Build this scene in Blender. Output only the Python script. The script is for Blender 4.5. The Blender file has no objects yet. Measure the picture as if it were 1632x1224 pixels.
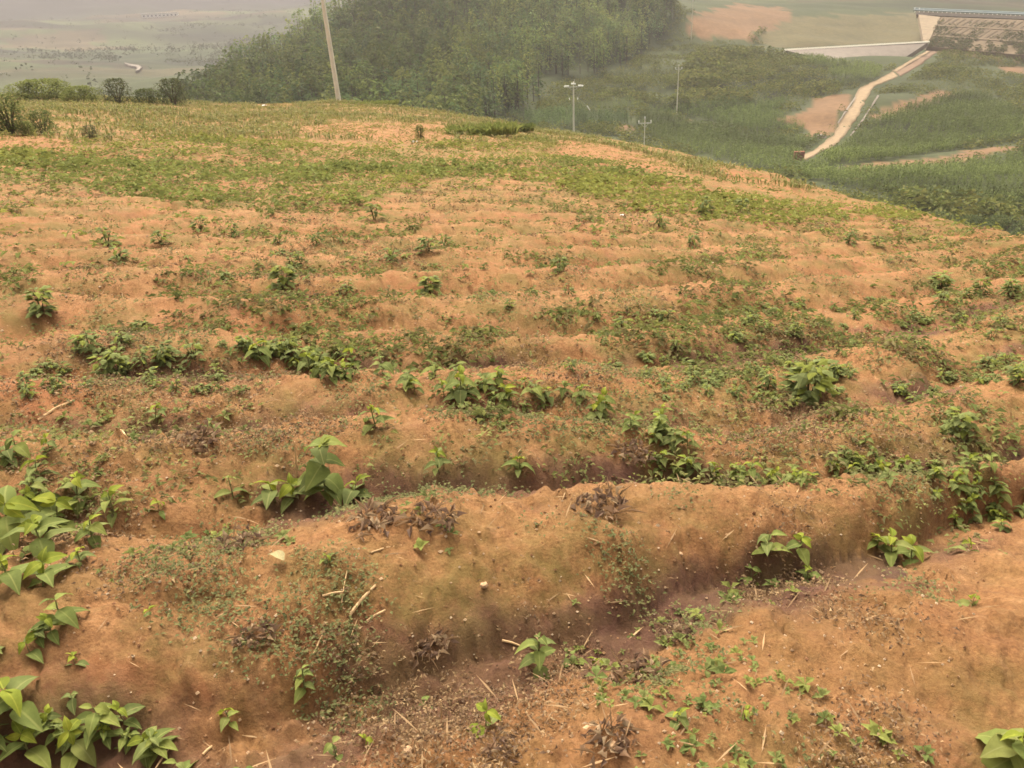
import bpy, math, random
import numpy as np
from mathutils import Matrix

rng = np.random.default_rng(11)
random.seed(5)
sc = bpy.context.scene
COL = sc.collection

# ------------------------------------------------------------------ camera
FPX, W0, H0 = 1300.0, 1632.0, 1224.0
PITCH, ROLL, EYE = math.radians(26.0), math.radians(2.5), 1.6
cp, sp, cr, sr = math.cos(PITCH), math.sin(PITCH), math.cos(ROLL), math.sin(ROLL)
FW = np.array([0, cp, -sp]); R0 = np.array([1.0, 0, 0]); U0 = np.array([0, sp, cp])
RT = R0 * cr - U0 * sr
UP = U0 * cr + R0 * sr
cam = bpy.data.cameras.new('camera')
camo = bpy.data.objects.new('camera', cam); COL.objects.link(camo)
cam.sensor_width = 36.0
cam.lens = 36.0 * FPX / W0
cam.clip_start, cam.clip_end = 0.05, 12000
M = Matrix(((RT[0], UP[0], -FW[0], 0), (RT[1], UP[1], -FW[1], 0), (RT[2], UP[2], -FW[2], 0), (0, 0, 0, 1)))
camo.matrix_world = M
sc.camera = camo

# ------------------------------------------------------------------ light
SUN_EL, SUN_AZ = math.radians(58), math.radians(-12)
w = bpy.data.worlds.new('World'); sc.world = w; w.use_nodes = True
nt = w.node_tree; bg = nt.nodes['Background']
sky = nt.nodes.new('ShaderNodeTexSky'); sky.sky_type = 'NISHITA'; sky.sun_disc = False
sky.sun_elevation = SUN_EL; sky.sun_rotation = SUN_AZ
sky.air_density = 1.0; sky.dust_density = 8.0; sky.ozone_density = 0.5
hs = nt.nodes.new('ShaderNodeHueSaturation'); hs.inputs['Saturation'].default_value = 0.22
tint = nt.nodes.new('ShaderNodeMix'); tint.data_type = 'RGBA'; tint.blend_type = 'MULTIPLY'
tint.inputs[0].default_value = 1.0
tint.inputs[7].default_value = (1.05, 0.985, 0.82, 1)
nt.links.new(sky.outputs[0], hs.inputs['Color']); nt.links.new(hs.outputs[0], tint.inputs[6])
nt.links.new(tint.outputs[2], bg.inputs[0]); bg.inputs[1].default_value = 0.15
sd = bpy.data.lights.new('sun', 'SUN'); sd.energy = 0.8; sd.angle = math.radians(45); sd.color = (1.0, 0.93, 0.82)
so = bpy.data.objects.new('sun', sd); COL.objects.link(so)
so.rotation_euler = (math.pi / 2 - SUN_EL, 0, math.pi - SUN_AZ)   # light falls towards the viewer
vs = sc.view_settings
sc.display_settings.display_device = 'sRGB'
vs.view_transform = 'Standard'; vs.look = 'None'; vs.gamma = 1.0; vs.use_curve_mapping = False
vs.exposure = 1.68
sc.render.engine = 'CYCLES'
cy = sc.cycles
cy.use_denoising = True
cy.max_bounces = 6; cy.diffuse_bounces = 3; cy.glossy_bounces = 2; cy.transmission_bounces = 3
cy.transparent_max_bounces = 6; cy.volume_bounces = 1
cy.filter_width = 1.6

# ------------------------------------------------------------------ helpers
def ray(px, py):
    px = np.asarray(px, float); py = np.asarray(py, float)
    a = (px - W0 / 2) / FPX; b = (H0 / 2 - py) / FPX
    return FW + a[..., None] * RT + b[..., None] * UP

def pt(px, py, dist):
    d = ray(px, py); h = np.hypot(d[..., 0], d[..., 1])
    return d * (np.asarray(dist, float) / h)[..., None]

def proj(x, y, z):
    p = np.stack([x, y, z], -1)
    f = p @ FW
    f = np.where(f < 0.05, 0.05, f)
    return W0 / 2 + FPX * (p @ RT) / f, H0 / 2 - FPX * (p @ UP) / f

def inpoly(px, py, poly):
    poly = np.asarray(poly, float); x0, y0 = poly[:, 0], poly[:, 1]
    x1, y1 = np.roll(x0, -1), np.roll(y0, -1)
    r = np.zeros(np.shape(px), bool)
    for a, b, c, d in zip(x0, y0, x1, y1):
        if b == d: continue
        r ^= ((b > py) != (d > py)) & (px < (c - a) * (py - b) / (d - b) + a)
    return r

def _hash(ix, iy, seed):
    n = (ix.astype(np.int64) * 374761393 + iy.astype(np.int64) * 668265263 + seed * 1274126177) & 0x7fffffff
    n = ((n ^ (n >> 13)) * 1274126177) & 0x7fffffff
    return ((n ^ (n >> 16)) & 0xffff) / 65535.0

def vnoise(x, y, seed=0):
    ix, iy = np.floor(x), np.floor(y); fx, fy = x - ix, y - iy
    fx = fx * fx * fx * (fx * (fx * 6 - 15) + 10); fy = fy * fy * fy * (fy * (fy * 6 - 15) + 10)
    a = _hash(ix, iy, seed); b = _hash(ix + 1, iy, seed); c = _hash(ix, iy + 1, seed); d = _hash(ix + 1, iy + 1, seed)
    return (a + (b - a) * fx) * (1 - fy) + (c + (d - c) * fx) * fy - 0.5

def fbm(x, y, sc_, octv=4, seed=0, gain=0.5):
    s = 0; a = 1.0
    for k in range(octv):
        c, s_ = math.cos(0.7 * k + seed), math.sin(0.7 * k + seed)
        s = s + a * vnoise((x * c - y * s_) * sc_, (x * s_ + y * c) * sc_, seed * 17 + k)
        a *= gain; sc_ *= 2.03
    return s

def smooth(a, b, x):
    t = np.clip((x - a) / (b - a), 0, 1); return t * t * (3 - 2 * t)

def mesh(name, v, faces, mats=(), col=None, attrs=None, fmat=None, shade=True):
    """v Nx3; faces = list of int arrays (k x 3 or k x 4)"""
    me = bpy.data.meshes.new(name)
    v = np.asarray(v, np.float32)
    me.vertices.add(len(v)); me.vertices.foreach_set('co', v.ravel())
    li = np.concatenate([np.asarray(f).ravel() for f in faces]).astype(np.int32)
    tot = np.concatenate([np.full(len(f), np.asarray(f).shape[1]) for f in faces]).astype(np.int32)
    me.loops.add(len(li)); me.loops.foreach_set('vertex_index', li)
    me.polygons.add(len(tot))
    st = np.concatenate([[0], np.cumsum(tot)[:-1]]).astype(np.int32)
    me.polygons.foreach_set('loop_start', st); me.polygons.foreach_set('loop_total', tot)
    if fmat is not None: me.polygons.foreach_set('material_index', np.asarray(fmat, np.int32))
    me.polygons.foreach_set('use_smooth', np.full(len(tot), shade))
    if col is not None:
        a = me.color_attributes.new('col', 'FLOAT_COLOR', 'POINT')
        c = np.ones((len(v), 4), np.float32); c[:, :3] = col
        a.data.foreach_set('color', c.ravel())
    for k, val in (attrs or {}).items():
        a = me.attributes.new(k, 'FLOAT', 'POINT'); a.data.foreach_set('value', np.asarray(val, np.float32))
    for m in mats: me.materials.append(m)
    me.update(calc_edges=True); me.validate()
    return me

def obj(name, me, parent=None, loc=None, label=None, cat=None, group=None, kind=None):
    o = bpy.data.objects.new(name, me); COL.objects.link(o)
    if parent is not None: o.parent = parent
    if loc is not None: o.location = loc
    if label: o['label'] = label
    if cat: o['category'] = cat
    if group: o['group'] = group
    if kind: o['kind'] = kind
    return o

def empty(name, loc, label, cat, group=None):
    o = obj(name, None, None, loc, label, cat, group); o.empty_display_size = 0.1
    return o

class MB:
    """collects tubes, boxes"""
    def __init__(s): s.v = []; s.f4 = []; s.f3 = []; s.n = 0
    def add(s, v, f):
        v = np.asarray(v, float); f = np.asarray(f) + s.n
        s.v.append(v); s.n += len(v)
        (s.f4 if f.shape[1] == 4 else s.f3).append(f)
    def box(s, lo, hi, mat=None):
        lo = np.array(lo, float); hi = np.array(hi, float)
        c = np.array([[i, j, k] for i in (0, 1) for j in (0, 1) for k in (0, 1)], float)
        v = lo + c * (hi - lo)
        if mat is not None: v = v @ mat[:3, :3].T + mat[:3, 3]
        s.add(v, [[0, 1, 3, 2], [4, 6, 7, 5], [0, 4, 5, 1], [2, 3, 7, 6], [0, 2, 6, 4], [1, 5, 7, 3]])
    def tube(s, pts, rad, n=6):
        pts = np.asarray(pts, float); rad = np.broadcast_to(rad, (len(pts),))
        t = np.gradient(pts, axis=0); t /= np.linalg.norm(t, axis=1)[:, None] + 1e-9
        ref = np.array([0.31, 0.95, 0.05]) if abs(t[0][2]) > 0.7 else np.array([0, 0, 1.0])
        a = np.cross(t, ref); a /= np.linalg.norm(a, axis=1)[:, None]; b = np.cross(t, a)
        an = np.arange(n) * 2 * math.pi / n
        ring = pts[:, None, :] + rad[:, None, None] * (np.cos(an)[None, :, None] * a[:, None, :] + np.sin(an)[None, :, None] * b[:, None, :])
        v = ring.reshape(-1, 3); m = len(pts)
        f = [[i * n + j, i * n + (j + 1) % n, (i + 1) * n + (j + 1) % n, (i + 1) * n + j] for i in range(m - 1) for j in range(n)]
        s.add(v, f)
        c = np.vstack([ring[0].mean(0), ring[0]]); s.add(c, [[0, 1 + (j + 1) % n, 1 + j] for j in range(n)])
        c = np.vstack([ring[-1].mean(0), ring[-1]]); s.add(c, [[0, 1 + j, 1 + (j + 1) % n] for j in range(n)])
    def mesh(s, name, mat, col=None, shade=False):
        fs = []
        if s.f4: fs.append(np.vstack(s.f4))
        if s.f3: fs.append(np.vstack(s.f3))
        v = np.vstack(s.v)
        return mesh(name, v, fs, [mat], None if col is None else np.tile(col, (len(v), 1)), shade=shade)

# ------------------------------------------------------------------ materials
def newmat(name):
    m = bpy.data.materials.new(name); m.use_nodes = True
    n = m.node_tree.nodes; l = m.node_tree.links
    b = n['Principled BSDF']; b.inputs['Specular IOR Level'].default_value = 0.2
    return m, n, l, b

def noise_node(n, l, scale, detail=4, rough=0.6, coord=None):
    t = n.new('ShaderNodeTexNoise'); t.inputs['Scale'].default_value = scale
    t.inputs['Detail'].default_value = detail; t.inputs['Roughness'].default_value = rough
    if coord is not None: l.new(coord, t.inputs['Vector'])
    return t

def ramp(n, l, src, stops):
    r = n.new('ShaderNodeValToRGB'); e = r.color_ramp.elements
    e[0].position, e[0].color = stops[0][0], (*stops[0][1], 1)
    e[1].position, e[1].color = stops[-1][0], (*stops[-1][1], 1)
    for p, c in stops[1:-1]:
        k = e.new(p); k.color = (*c, 1)
    l.new(src, r.inputs[0]); return r

def mixc(n, l, fac, a, b, mode='MIX'):
    m = n.new('ShaderNodeMix'); m.data_type = 'RGBA'; m.blend_type = mode
    for s, k in ((fac, 0), (a, 6), (b, 7)):
        if isinstance(s, (int, float)): m.inputs[k].default_value = s
        elif isinstance(s, tuple): m.inputs[k].default_value = (*s, 1)
        else: l.new(s, m.inputs[k])
    return m.outputs[2]

def attr(n, name):
    a = n.new('ShaderNodeAttribute'); a.attribute_name = name; return a

def soil_material():
    m, n, l, b = newmat('red_soil')
    tc = n.new('ShaderNodeTexCoord').outputs['Object']
    big = noise_node(n, l, 0.9, 5, 0.62, tc)
    base = ramp(n, l, big.outputs['Fac'], [(0.30, (0.215, 0.098, 0.046)), (0.46, (0.270, 0.134, 0.062)), (0.60, (0.310, 0.166, 0.082)), (0.74, (0.255, 0.112, 0.052))]).outputs[0]
    mid = noise_node(n, l, 9, 6, 0.7, tc)
    c = mixc(n, l, 0.55, base, ramp(n, l, mid.outputs['Fac'], [(0.30, (0.120, 0.058, 0.032)), (0.44, (0.240, 0.120, 0.058)), (0.56, (0.290, 0.152, 0.074)), (0.70, (0.44, 0.270, 0.150))]).outputs[0])
    fine = noise_node(n, l, 62, 5, 0.8, tc)
    fr = ramp(n, l, fine.outputs['Fac'], [(0.32, (0.48, 0.45, 0.43)), (0.5, (1, 1, 1)), (0.68, (1.42, 1.45, 1.5))]).outputs[0]
    c = mixc(n, l, 0.75, c, mixc(n, l, 1.0, c, fr, 'MULTIPLY'))
    # redder, damper soil, dark moss and green film with shapes of their own
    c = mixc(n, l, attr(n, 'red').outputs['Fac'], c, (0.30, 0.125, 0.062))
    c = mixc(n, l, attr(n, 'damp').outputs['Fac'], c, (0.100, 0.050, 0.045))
    gn = noise_node(n, l, 3.1, 6, 0.7, tc)
    gm = n.new('ShaderNodeMath'); gm.operation = 'MULTIPLY'; gm.use_clamp = True
    gr = n.new('ShaderNodeMapRange'); gr.inputs[1].default_value = 0.42; gr.inputs[2].default_value = 0.60
    l.new(gn.outputs['Fac'], gr.inputs[0]); l.new(gr.outputs[0], gm.inputs[0]); l.new(attr(n, 'film').outputs['Fac'], gm.inputs[1])
    c = mixc(n, l, gm.outputs[0], c, (0.150, 0.118, 0.040))
    c = mixc(n, l, 1.0, c, (0.84, 0.80, 0.70), 'MULTIPLY')
    l.new(c, b.inputs['Base Color']); b.inputs['Roughness'].default_value = 0.95
    bp = n.new('ShaderNodeBump'); bp.inputs['Strength'].default_value = 0.85; bp.inputs['Distance'].default_value = 0.02
    bn = noise_node(n, l, 55, 8, 0.75, tc)
    l.new(bn.outputs['Fac'], bp.inputs['Height']); l.new(bp.outputs[0], b.inputs['Normal'])
    return m

def foliage_material(name, use_attr=True, color=(0.09, 0.13, 0.035), trans=0.25, rough=0.5, spec=0.25, veins=False):
    m, n, l, b = newmat(name)
    b.inputs['Specular IOR Level'].default_value = spec; b.inputs['Roughness'].default_value = rough
    tc = n.new('ShaderNodeTexCoord').outputs['Object']
    c = attr(n, 'col').outputs['Color'] if use_attr else None
    if c is None:
        oi = n.new('ShaderNodeObjectInfo')
        v = ramp(n, l, oi.outputs['Random'], [(0.0, tuple(x * 0.72 for x in color)), (0.5, color), (1.0, (color[0] * 1.35, color[1] * 1.22, color[2] * 1.1))])
        c = v.outputs[0]
    nz = noise_node(n, l, 4.0 if veins else 1.3, 4, 0.6, tc)
    c = mixc(n, l, 0.6, c, mixc(n, l, 1.0, c, ramp(n, l, nz.outputs['Fac'], [(0.3, (0.72, 0.74, 0.7)), (0.7, (1.25, 1.22, 1.2))]).outputs[0], 'MULTIPLY'))
    if veins:
        sep = n.new('ShaderNodeSeparateXYZ'); l.new(tc, sep.inputs[0])
        ab = n.new('ShaderNodeMath'); ab.operation = 'ABSOLUTE'; l.new(sep.outputs[1], ab.inputs[0])
        mr = n.new('ShaderNodeMapRange'); mr.inputs[1].default_value = 0.008; mr.inputs[2].default_value = 0.03
        mr.inputs[3].default_value = 0.55; mr.inputs[4].default_value = 0.0
        l.new(ab.outputs[0], mr.inputs[0])
        c = mixc(n, l, mr.outputs[0], c, (color[0] * 1.9, color[1] * 1.6, color[2] * 1.9))
    l.new(c, b.inputs['Base Color'])
    t = n.new('ShaderNodeBsdfTranslucent'); l.new(c, t.inputs[0])
    mx = n.new('ShaderNodeMixShader'); mx.inputs[0].default_value = trans
    l.new(b.outputs[0], mx.inputs[1]); l.new(t.outputs[0], mx.inputs[2])
    l.new(mx.outputs[0], n['Material Output'].inputs[0])
    return m

def plain(name, color, rough=0.8, var=0.25, scale=6.0, bump=0.0):
    m, n, l, b = newmat(name)
    tc = n.new('ShaderNodeTexCoord').outputs['Object']
    nz = noise_node(n, l, scale, 6, 0.65, tc)
    c = ramp(n, l, nz.outputs['Fac'], [(0.25, tuple(x * (1 - var) for x in color)), (0.75, tuple(x * (1 + var) for x in color))]).outputs[0]
    l.new(c, b.inputs['Base Color']); b.inputs['Roughness'].default_value = rough
    if bump:
        bp = n.new('ShaderNodeBump'); bp.inputs['Strength'].default_value = 0.5; bp.inputs['Distance'].default_value = bump
        l.new(nz.outputs['Fac'], bp.inputs['Height']); l.new(bp.outputs[0], b.inputs['Normal'])
    return m

def land_material():
    m, n, l, b = newmat('valley_land')
    tc = n.new('ShaderNodeTexCoord').outputs['Object']
    c = attr(n, 'col').outputs['Color']
    a1 = noise_node(n, l, 0.05, 8, 0.7, tc); a2 = noise_node(n, l, 0.6, 6, 0.7, tc)
    c = mixc(n, l, 0.7, c, mixc(n, l, 1.0, c, ramp(n, l, a1.outputs['Fac'], [(0.3, (0.62, 0.66, 0.62)), (0.7, (1.35, 1.30, 1.25))]).outputs[0], 'MULTIPLY'))
    c = mixc(n, l, 0.7, c, mixc(n, l, 1.0, c, ramp(n, l, a2.outputs['Fac'], [(0.3, (0.65, 0.65, 0.65)), (0.7, (1.3, 1.3, 1.3))]).outputs[0], 'MULTIPLY'))
    l.new(c, b.inputs['Base Color']); b.inputs['Roughness'].default_value = 0.95
    return m

SOIL = soil_material()
LAND = land_material()
FOL = foliage_material('field_foliage', trans=0.35, rough=0.8, spec=0.1)
FOLFAR = foliage_material('far_foliage', trans=0.32, rough=0.7, spec=0.1)
LEAF = [foliage_material('leaf_green', False, (0.150, 0.182, 0.050), 0.38, 0.75, 0.14, True),
        foliage_material('leaf_dull_green', False, (0.138, 0.162, 0.054), 0.35, 0.8, 0.12, True),
        foliage_material('leaf_lime', False, (0.185, 0.220, 0.030), 0.42, 0.75, 0.14, True)]
STEM = plain('green_stem', (0.13, 0.13, 0.05), 0.7, 0.3, 30)
WITHER = plain('withered_leaf', (0.24, 0.20, 0.10), 0.7, 0.3, 20)
STRAW = plain('dry_straw', (0.44, 0.29, 0.155), 0.8, 0.3, 25)
STONE = plain('pale_stone', (0.42, 0.27, 0.16), 0.85, 0.25, 40, 0.003)
CONC = plain('weathered_concrete', (0.60, 0.56, 0.48), 0.9, 0.15, 2.0)
PORC = plain('white_porcelain', (0.80, 0.79, 0.76), 0.35, 0.05)
STEEL = plain('galvanised_steel', (0.42, 0.42, 0.40), 0.55, 0.15)
DIRT = plain('pale_dirt_road', (0.235, 0.168, 0.105), 0.95, 0.2, 0.9)
BRICKY = plain('red_brick_heap', (0.25, 0.10, 0.065), 0.9, 0.3, 2.0)
WHITE = plain('white_paint', (0.80, 0.79, 0.76), 0.6, 0.05)
BLUE = plain('pale_blue_paint', (0.21, 0.26, 0.28), 0.6, 0.1)
WALLC = plain('grey_stone_facing', (0.20, 0.168, 0.145), 0.9, 0.15, 0.5)
EMB = plain('embankment_soil', (0.125, 0.090, 0.055), 0.95, 0.3, 0.25)
EMBL = plain('embankment_rib', (0.23, 0.175, 0.12), 0.95, 0.25, 0.5)
BARK = plain('bark', (0.10, 0.075, 0.05), 0.9, 0.3, 5)

# ------------------------------------------------------------------ the ploughed knoll
CREST = [(-500, 150, 55), (0, 156, 58), (150, 150, 60), (310, 166, 60), (420, 166, 60), (540, 161, 60), (620, 168, 57), (720, 182, 53), (840, 200, 46),
         (960, 225, 38), (1100, 252, 30), (1300, 302, 22), (1500, 356, 15.5), (1632, 390, 12), (2000, 470, 8.5)]
cpt = np.array([pt(a, b, d) for a, b, d in CREST])
A_ = np.c_[cpt[:, 1], cpt[:, 0]]
# dip of the slope: least squares through the crest points
ab, *_ = np.linalg.lstsq(A_, -(cpt[:, 2] + EYE), rcond=None)
SA, SB = ab
cphi = np.arctan2(cpt[:, 0], cpt[:, 1]); cD = np.hypot(cpt[:, 0], cpt[:, 1])
cRes = cpt[:, 2] - (-EYE - SA * cpt[:, 1] - SB * cpt[:, 0])
_tab = np.linspace(-math.pi, math.pi, 1441)
def _sm(v):
    k = np.hanning(25); k /= k.sum(); return np.convolve(np.pad(v, 12, 'edge'), k, 'valid')
tabD = _sm(np.interp(_tab, cphi, cD)); tabR = _sm(np.interp(_tab, cphi, cRes))

def base_z(x, y):
    phi = np.arctan2(x, y); r = np.hypot(x, y)
    D = np.interp(phi, _tab, tabD); R = np.interp(phi, _tab, tabR)
    z = -EYE - SA * y - SB * x + R * smooth(0.05, 1.0, r / D) * np.clip(r / D, 0, 1.0)
    s = np.maximum(0, r - D)
    z = z - 0.55 * (np.sqrt(s * s + 25) - 5)
    back = smooth(0, 30, -y) * 4
    return z + back

def _plane_hit(px, py, off=0.0):
    d = ray(px, py); t = (-EYE + off) / (d[..., 2] + SA * d[..., 1] + SB * d[..., 0])
    return d * t[..., None]

FUR = [
 [(-900, 1480), (-200, 1320), (200, 1245), (400, 1190), (560, 1158), (700, 1108), (850, 1066), (950, 1026), (1100, 978), (1250, 932), (1400, 892), (1632, 832), (2300, 690)],
 [(-900, 880), (-200, 852), (0, 842), (200, 828), (330, 815), (420, 806), (600, 793), (760, 784), (840, 770), (950, 754), (1060, 752), (1200, 764), (1330, 760), (1480, 742), (1632, 706), (2300, 570)],
 [(-900, 720), (-200, 702), (0, 692), (300, 682), (600, 670), (800, 668), (950, 690), (1100, 690), (1250, 672), (1380, 646), (1480, 620), (1560, 592), (1632, 552), (2300, 430)],
 [(-900, 615), (-200, 605), (300, 602), (700, 592), (900, 582), (1100, 572), (1300, 546), (1500, 510), (1632, 480), (2300, 385)],
 [(-900, 550), (-200, 543), (300, 538), (700, 533), (870, 534), (1000, 530), (1150, 503), (1260, 495), (1390, 480), (1500, 457), (1632, 432), (2300, 350)],
 [(-900, 490), (-200, 482), (300, 480), (620, 477), (900, 470), (1060, 461), (1160, 455), (1400, 430), (1632, 402), (2300, 335)],
 [(-900, 447), (-200, 442), (640, 441), (850, 437), (1050, 430), (1300, 406), (1632, 376), (2300, 325)]]
FG = []
for k, f in enumerate(FUR):
    a = np.array(f, float); a[:, 1] += (11, 36, 22, 15, 12, 8, 6)[k]
    t = np.linspace(0, 1, 121); s = np.linspace(0, 1, len(a))
    cum = np.concatenate([[0], np.cumsum(np.hypot(*np.diff(a, axis=0).T))]); cum /= cum[-1]
    g = _plane_hit(np.interp(t, cum, a[:, 0]), np.interp(t, cum, a[:, 1]), -0.12)
    o = np.argsort(g[:, 0]); xs, ys = g[o, 0], g[o, 1]
    k_ = np.hanning(9); k_ /= k_.sum(); ys = np.convolve(np.pad(ys, 4, 'edge'), k_, 'valid')
    FG.append((xs, ys))
AMP = [0.15, 0.175, 0.22, 0.165, 0.105, 0.10, 0.115, 0.12, 0.11, 0.10, 0.09, 0.08, 0.07, 0.055, 0.04, 0.03, 0.02, 0.0]

def furrow_u(x, y):
    wx = x + 0.08 * fbm(x, y, 1.7, 3, 3); wy = y + 0.13 * fbm(x, y, 1.5, 3, 4)
    Y = np.stack([np.interp(wx, a, b) for a, b in FG], 0)
    for k in range(1, len(Y)): Y[k] = np.maximum(Y[k], Y[k - 1] + 0.25)
    u = np.full(x.shape, 0.0)
    n = len(Y)
    for k in range(n - 1):
        m = (wy >= Y[k]) & (wy < Y[k + 1])
        u = np.where(m, 2 + k + (wy - Y[k]) / (Y[k + 1] - Y[k]), u)
    u = np.where(wy < Y[0], 2 + (wy - Y[0]) / 1.6, u)
    u = np.where(wy >= Y[-1], 2 + n - 1 + (wy - Y[-1]) / 1.0, u)
    return u

def field_parts(x, y, detail=True):
    u = furrow_u(x, y)
    i = np.floor(u); f = u - i
    am = np.interp(np.clip(i, 0, len(AMP) - 1), np.arange(len(AMP)), AMP)
    near = smooth(-8, -2, y)
    am = am * near
    fe = np.minimum(f, 1 - f); bedw = np.where(np.floor(u + 0.5) == 2, np.where(u > 2, 0.075, 0.03), 0.02) * smooth(-3.0, 0.2, x) + 0.01
    fs = np.where(f < 0.5, 1, -1); f2 = np.clip((fe - bedw) / (0.5 - bedw), 0, 1) * 0.5
    prof = np.power(np.clip(np.sin(np.pi * f2), 0, 1), 0.62)
    am2 = am * (1 + 0.45 * fbm(x, y, 0.9, 3, 9))
    z = base_z(x, y) - 0.09 * near * smooth(0, 1, 20 - u / 1.0) + am2 * prof
    fade = smooth(90, 6, np.hypot(x, y))
    z = z + fbm(x, y, 0.16, 3, 21) * 0.25 * smooth(6, 25, np.hypot(x, y))
    z = z + 0.062 * fbm(x, y, 2.4, 3, 6) * (0.5 + 0.5 * prof)
    if detail:
        face = prof * (1 - prof) * 4
        rill = 1 - np.abs(fbm(x + 0.3 * vnoise(x * 3, y * 3, 5), y * 0.30, 5.0, 3, 41)) * 4
        z = z - 0.034 * np.clip(rill, 0, 1) ** 2 * face * fade * (0.4 + 1.2 * np.clip(0.5 + fbm(x, y, 1.1, 2, 42), 0, 1))
        cl = np.clip(vnoise(x * 17, y * 17, 43) + 0.5 * vnoise(x * 37, y * 37, 44) - 0.16, 0, 1)
        z = z + 0.085 * cl * np.clip(0.45 + 1.6 * fbm(x, y, 1.4, 3, 45), 0, 1.2) * fade
        z = z + 0.012 * np.clip(vnoise(x * 55, y * 55, 46), -0.2, 1) * fade
        z = z + 0.040 * np.abs(fbm(x, y, 6.5, 3, 7)) * fade + 0.017 * fbm(x, y, 21, 4, 8, 0.62) * fade
    return z, u, f, prof

def field_z(x, y, detail=True): return field_parts(np.asarray(x, float), np.asarray(y, float), detail)[0]

def hit(px, py):
    """where the sight line of a pixel meets the knoll"""
    px = np.atleast_1d(np.asarray(px, float)); py = np.atleast_1d(np.asarray(py, float))
    d = ray(px, py)
    t0 = np.full(px.shape, 0.8); t1 = np.full(px.shape, np.nan)
    ts = 0.8 * np.power(1.016, np.arange(310))
    prev = np.full(px.shape, 0.8); done = np.zeros(px.shape, bool)
    T = ts[:, None] * np.ones_like(px)[None, :]
    P = d[None] * T[..., None]
    below = P[..., 2] < field_z(P[..., 0], P[..., 1], False)
    idx = np.argmax(below, 0); ok = below.any(0)
    lo = ts[np.maximum(idx - 1, 0)]; hi = ts[idx]
    for _ in range(12):
        m = (lo + hi) / 2; q = d * m[:, None]
        b = q[:, 2] < field_z(q[:, 0], q[:, 1], False)
        hi = np.where(b, m, hi); lo = np.where(b, lo, m)
    q = d * hi[:, None]
    q[:, 2] = field_z(q[:, 0], q[:, 1])
    return q, ok

GREEN_BAND = [(-60, 235), (250, 226), (480, 226), (620, 236), (760, 232), (850, 218), (1000, 275), (1150, 300), (1330, 325), (1480, 362), (1330, 356), (1150, 350), (1000, 328), (900, 305), (860, 292), (700, 292), (640, 318), (540, 336), (330, 330), (120, 302), (-60, 296)]
GRASS_TOP = [(-60, 130), (150, 140), (540, 150), (640, 160), (850, 195), (1000, 232), (1200, 275), (1330, 308), (1200, 296), (1000, 262), (840, 226), (720, 232), (620, 226), (480, 222), (250, 226), (-60, 240)]
BARE = [[(470, 205), (540, 195), (700, 195), (725, 215), (715, 232), (640, 228), (560, 220), (480, 215)],
        [(880, 222), (960, 230), (1080, 262), (1060, 275), (960, 262), (890, 245)], [(1130, 262), (1240, 290), (1260, 300), (1150, 282)],
        [(300, 292), (420, 288), (470, 300), (380, 312), (300, 306)], [(-20, 215), (110, 222), (120, 236), (-20, 240)], [(410, 164), (470, 164), (470, 172), (410, 172)]]

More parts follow.
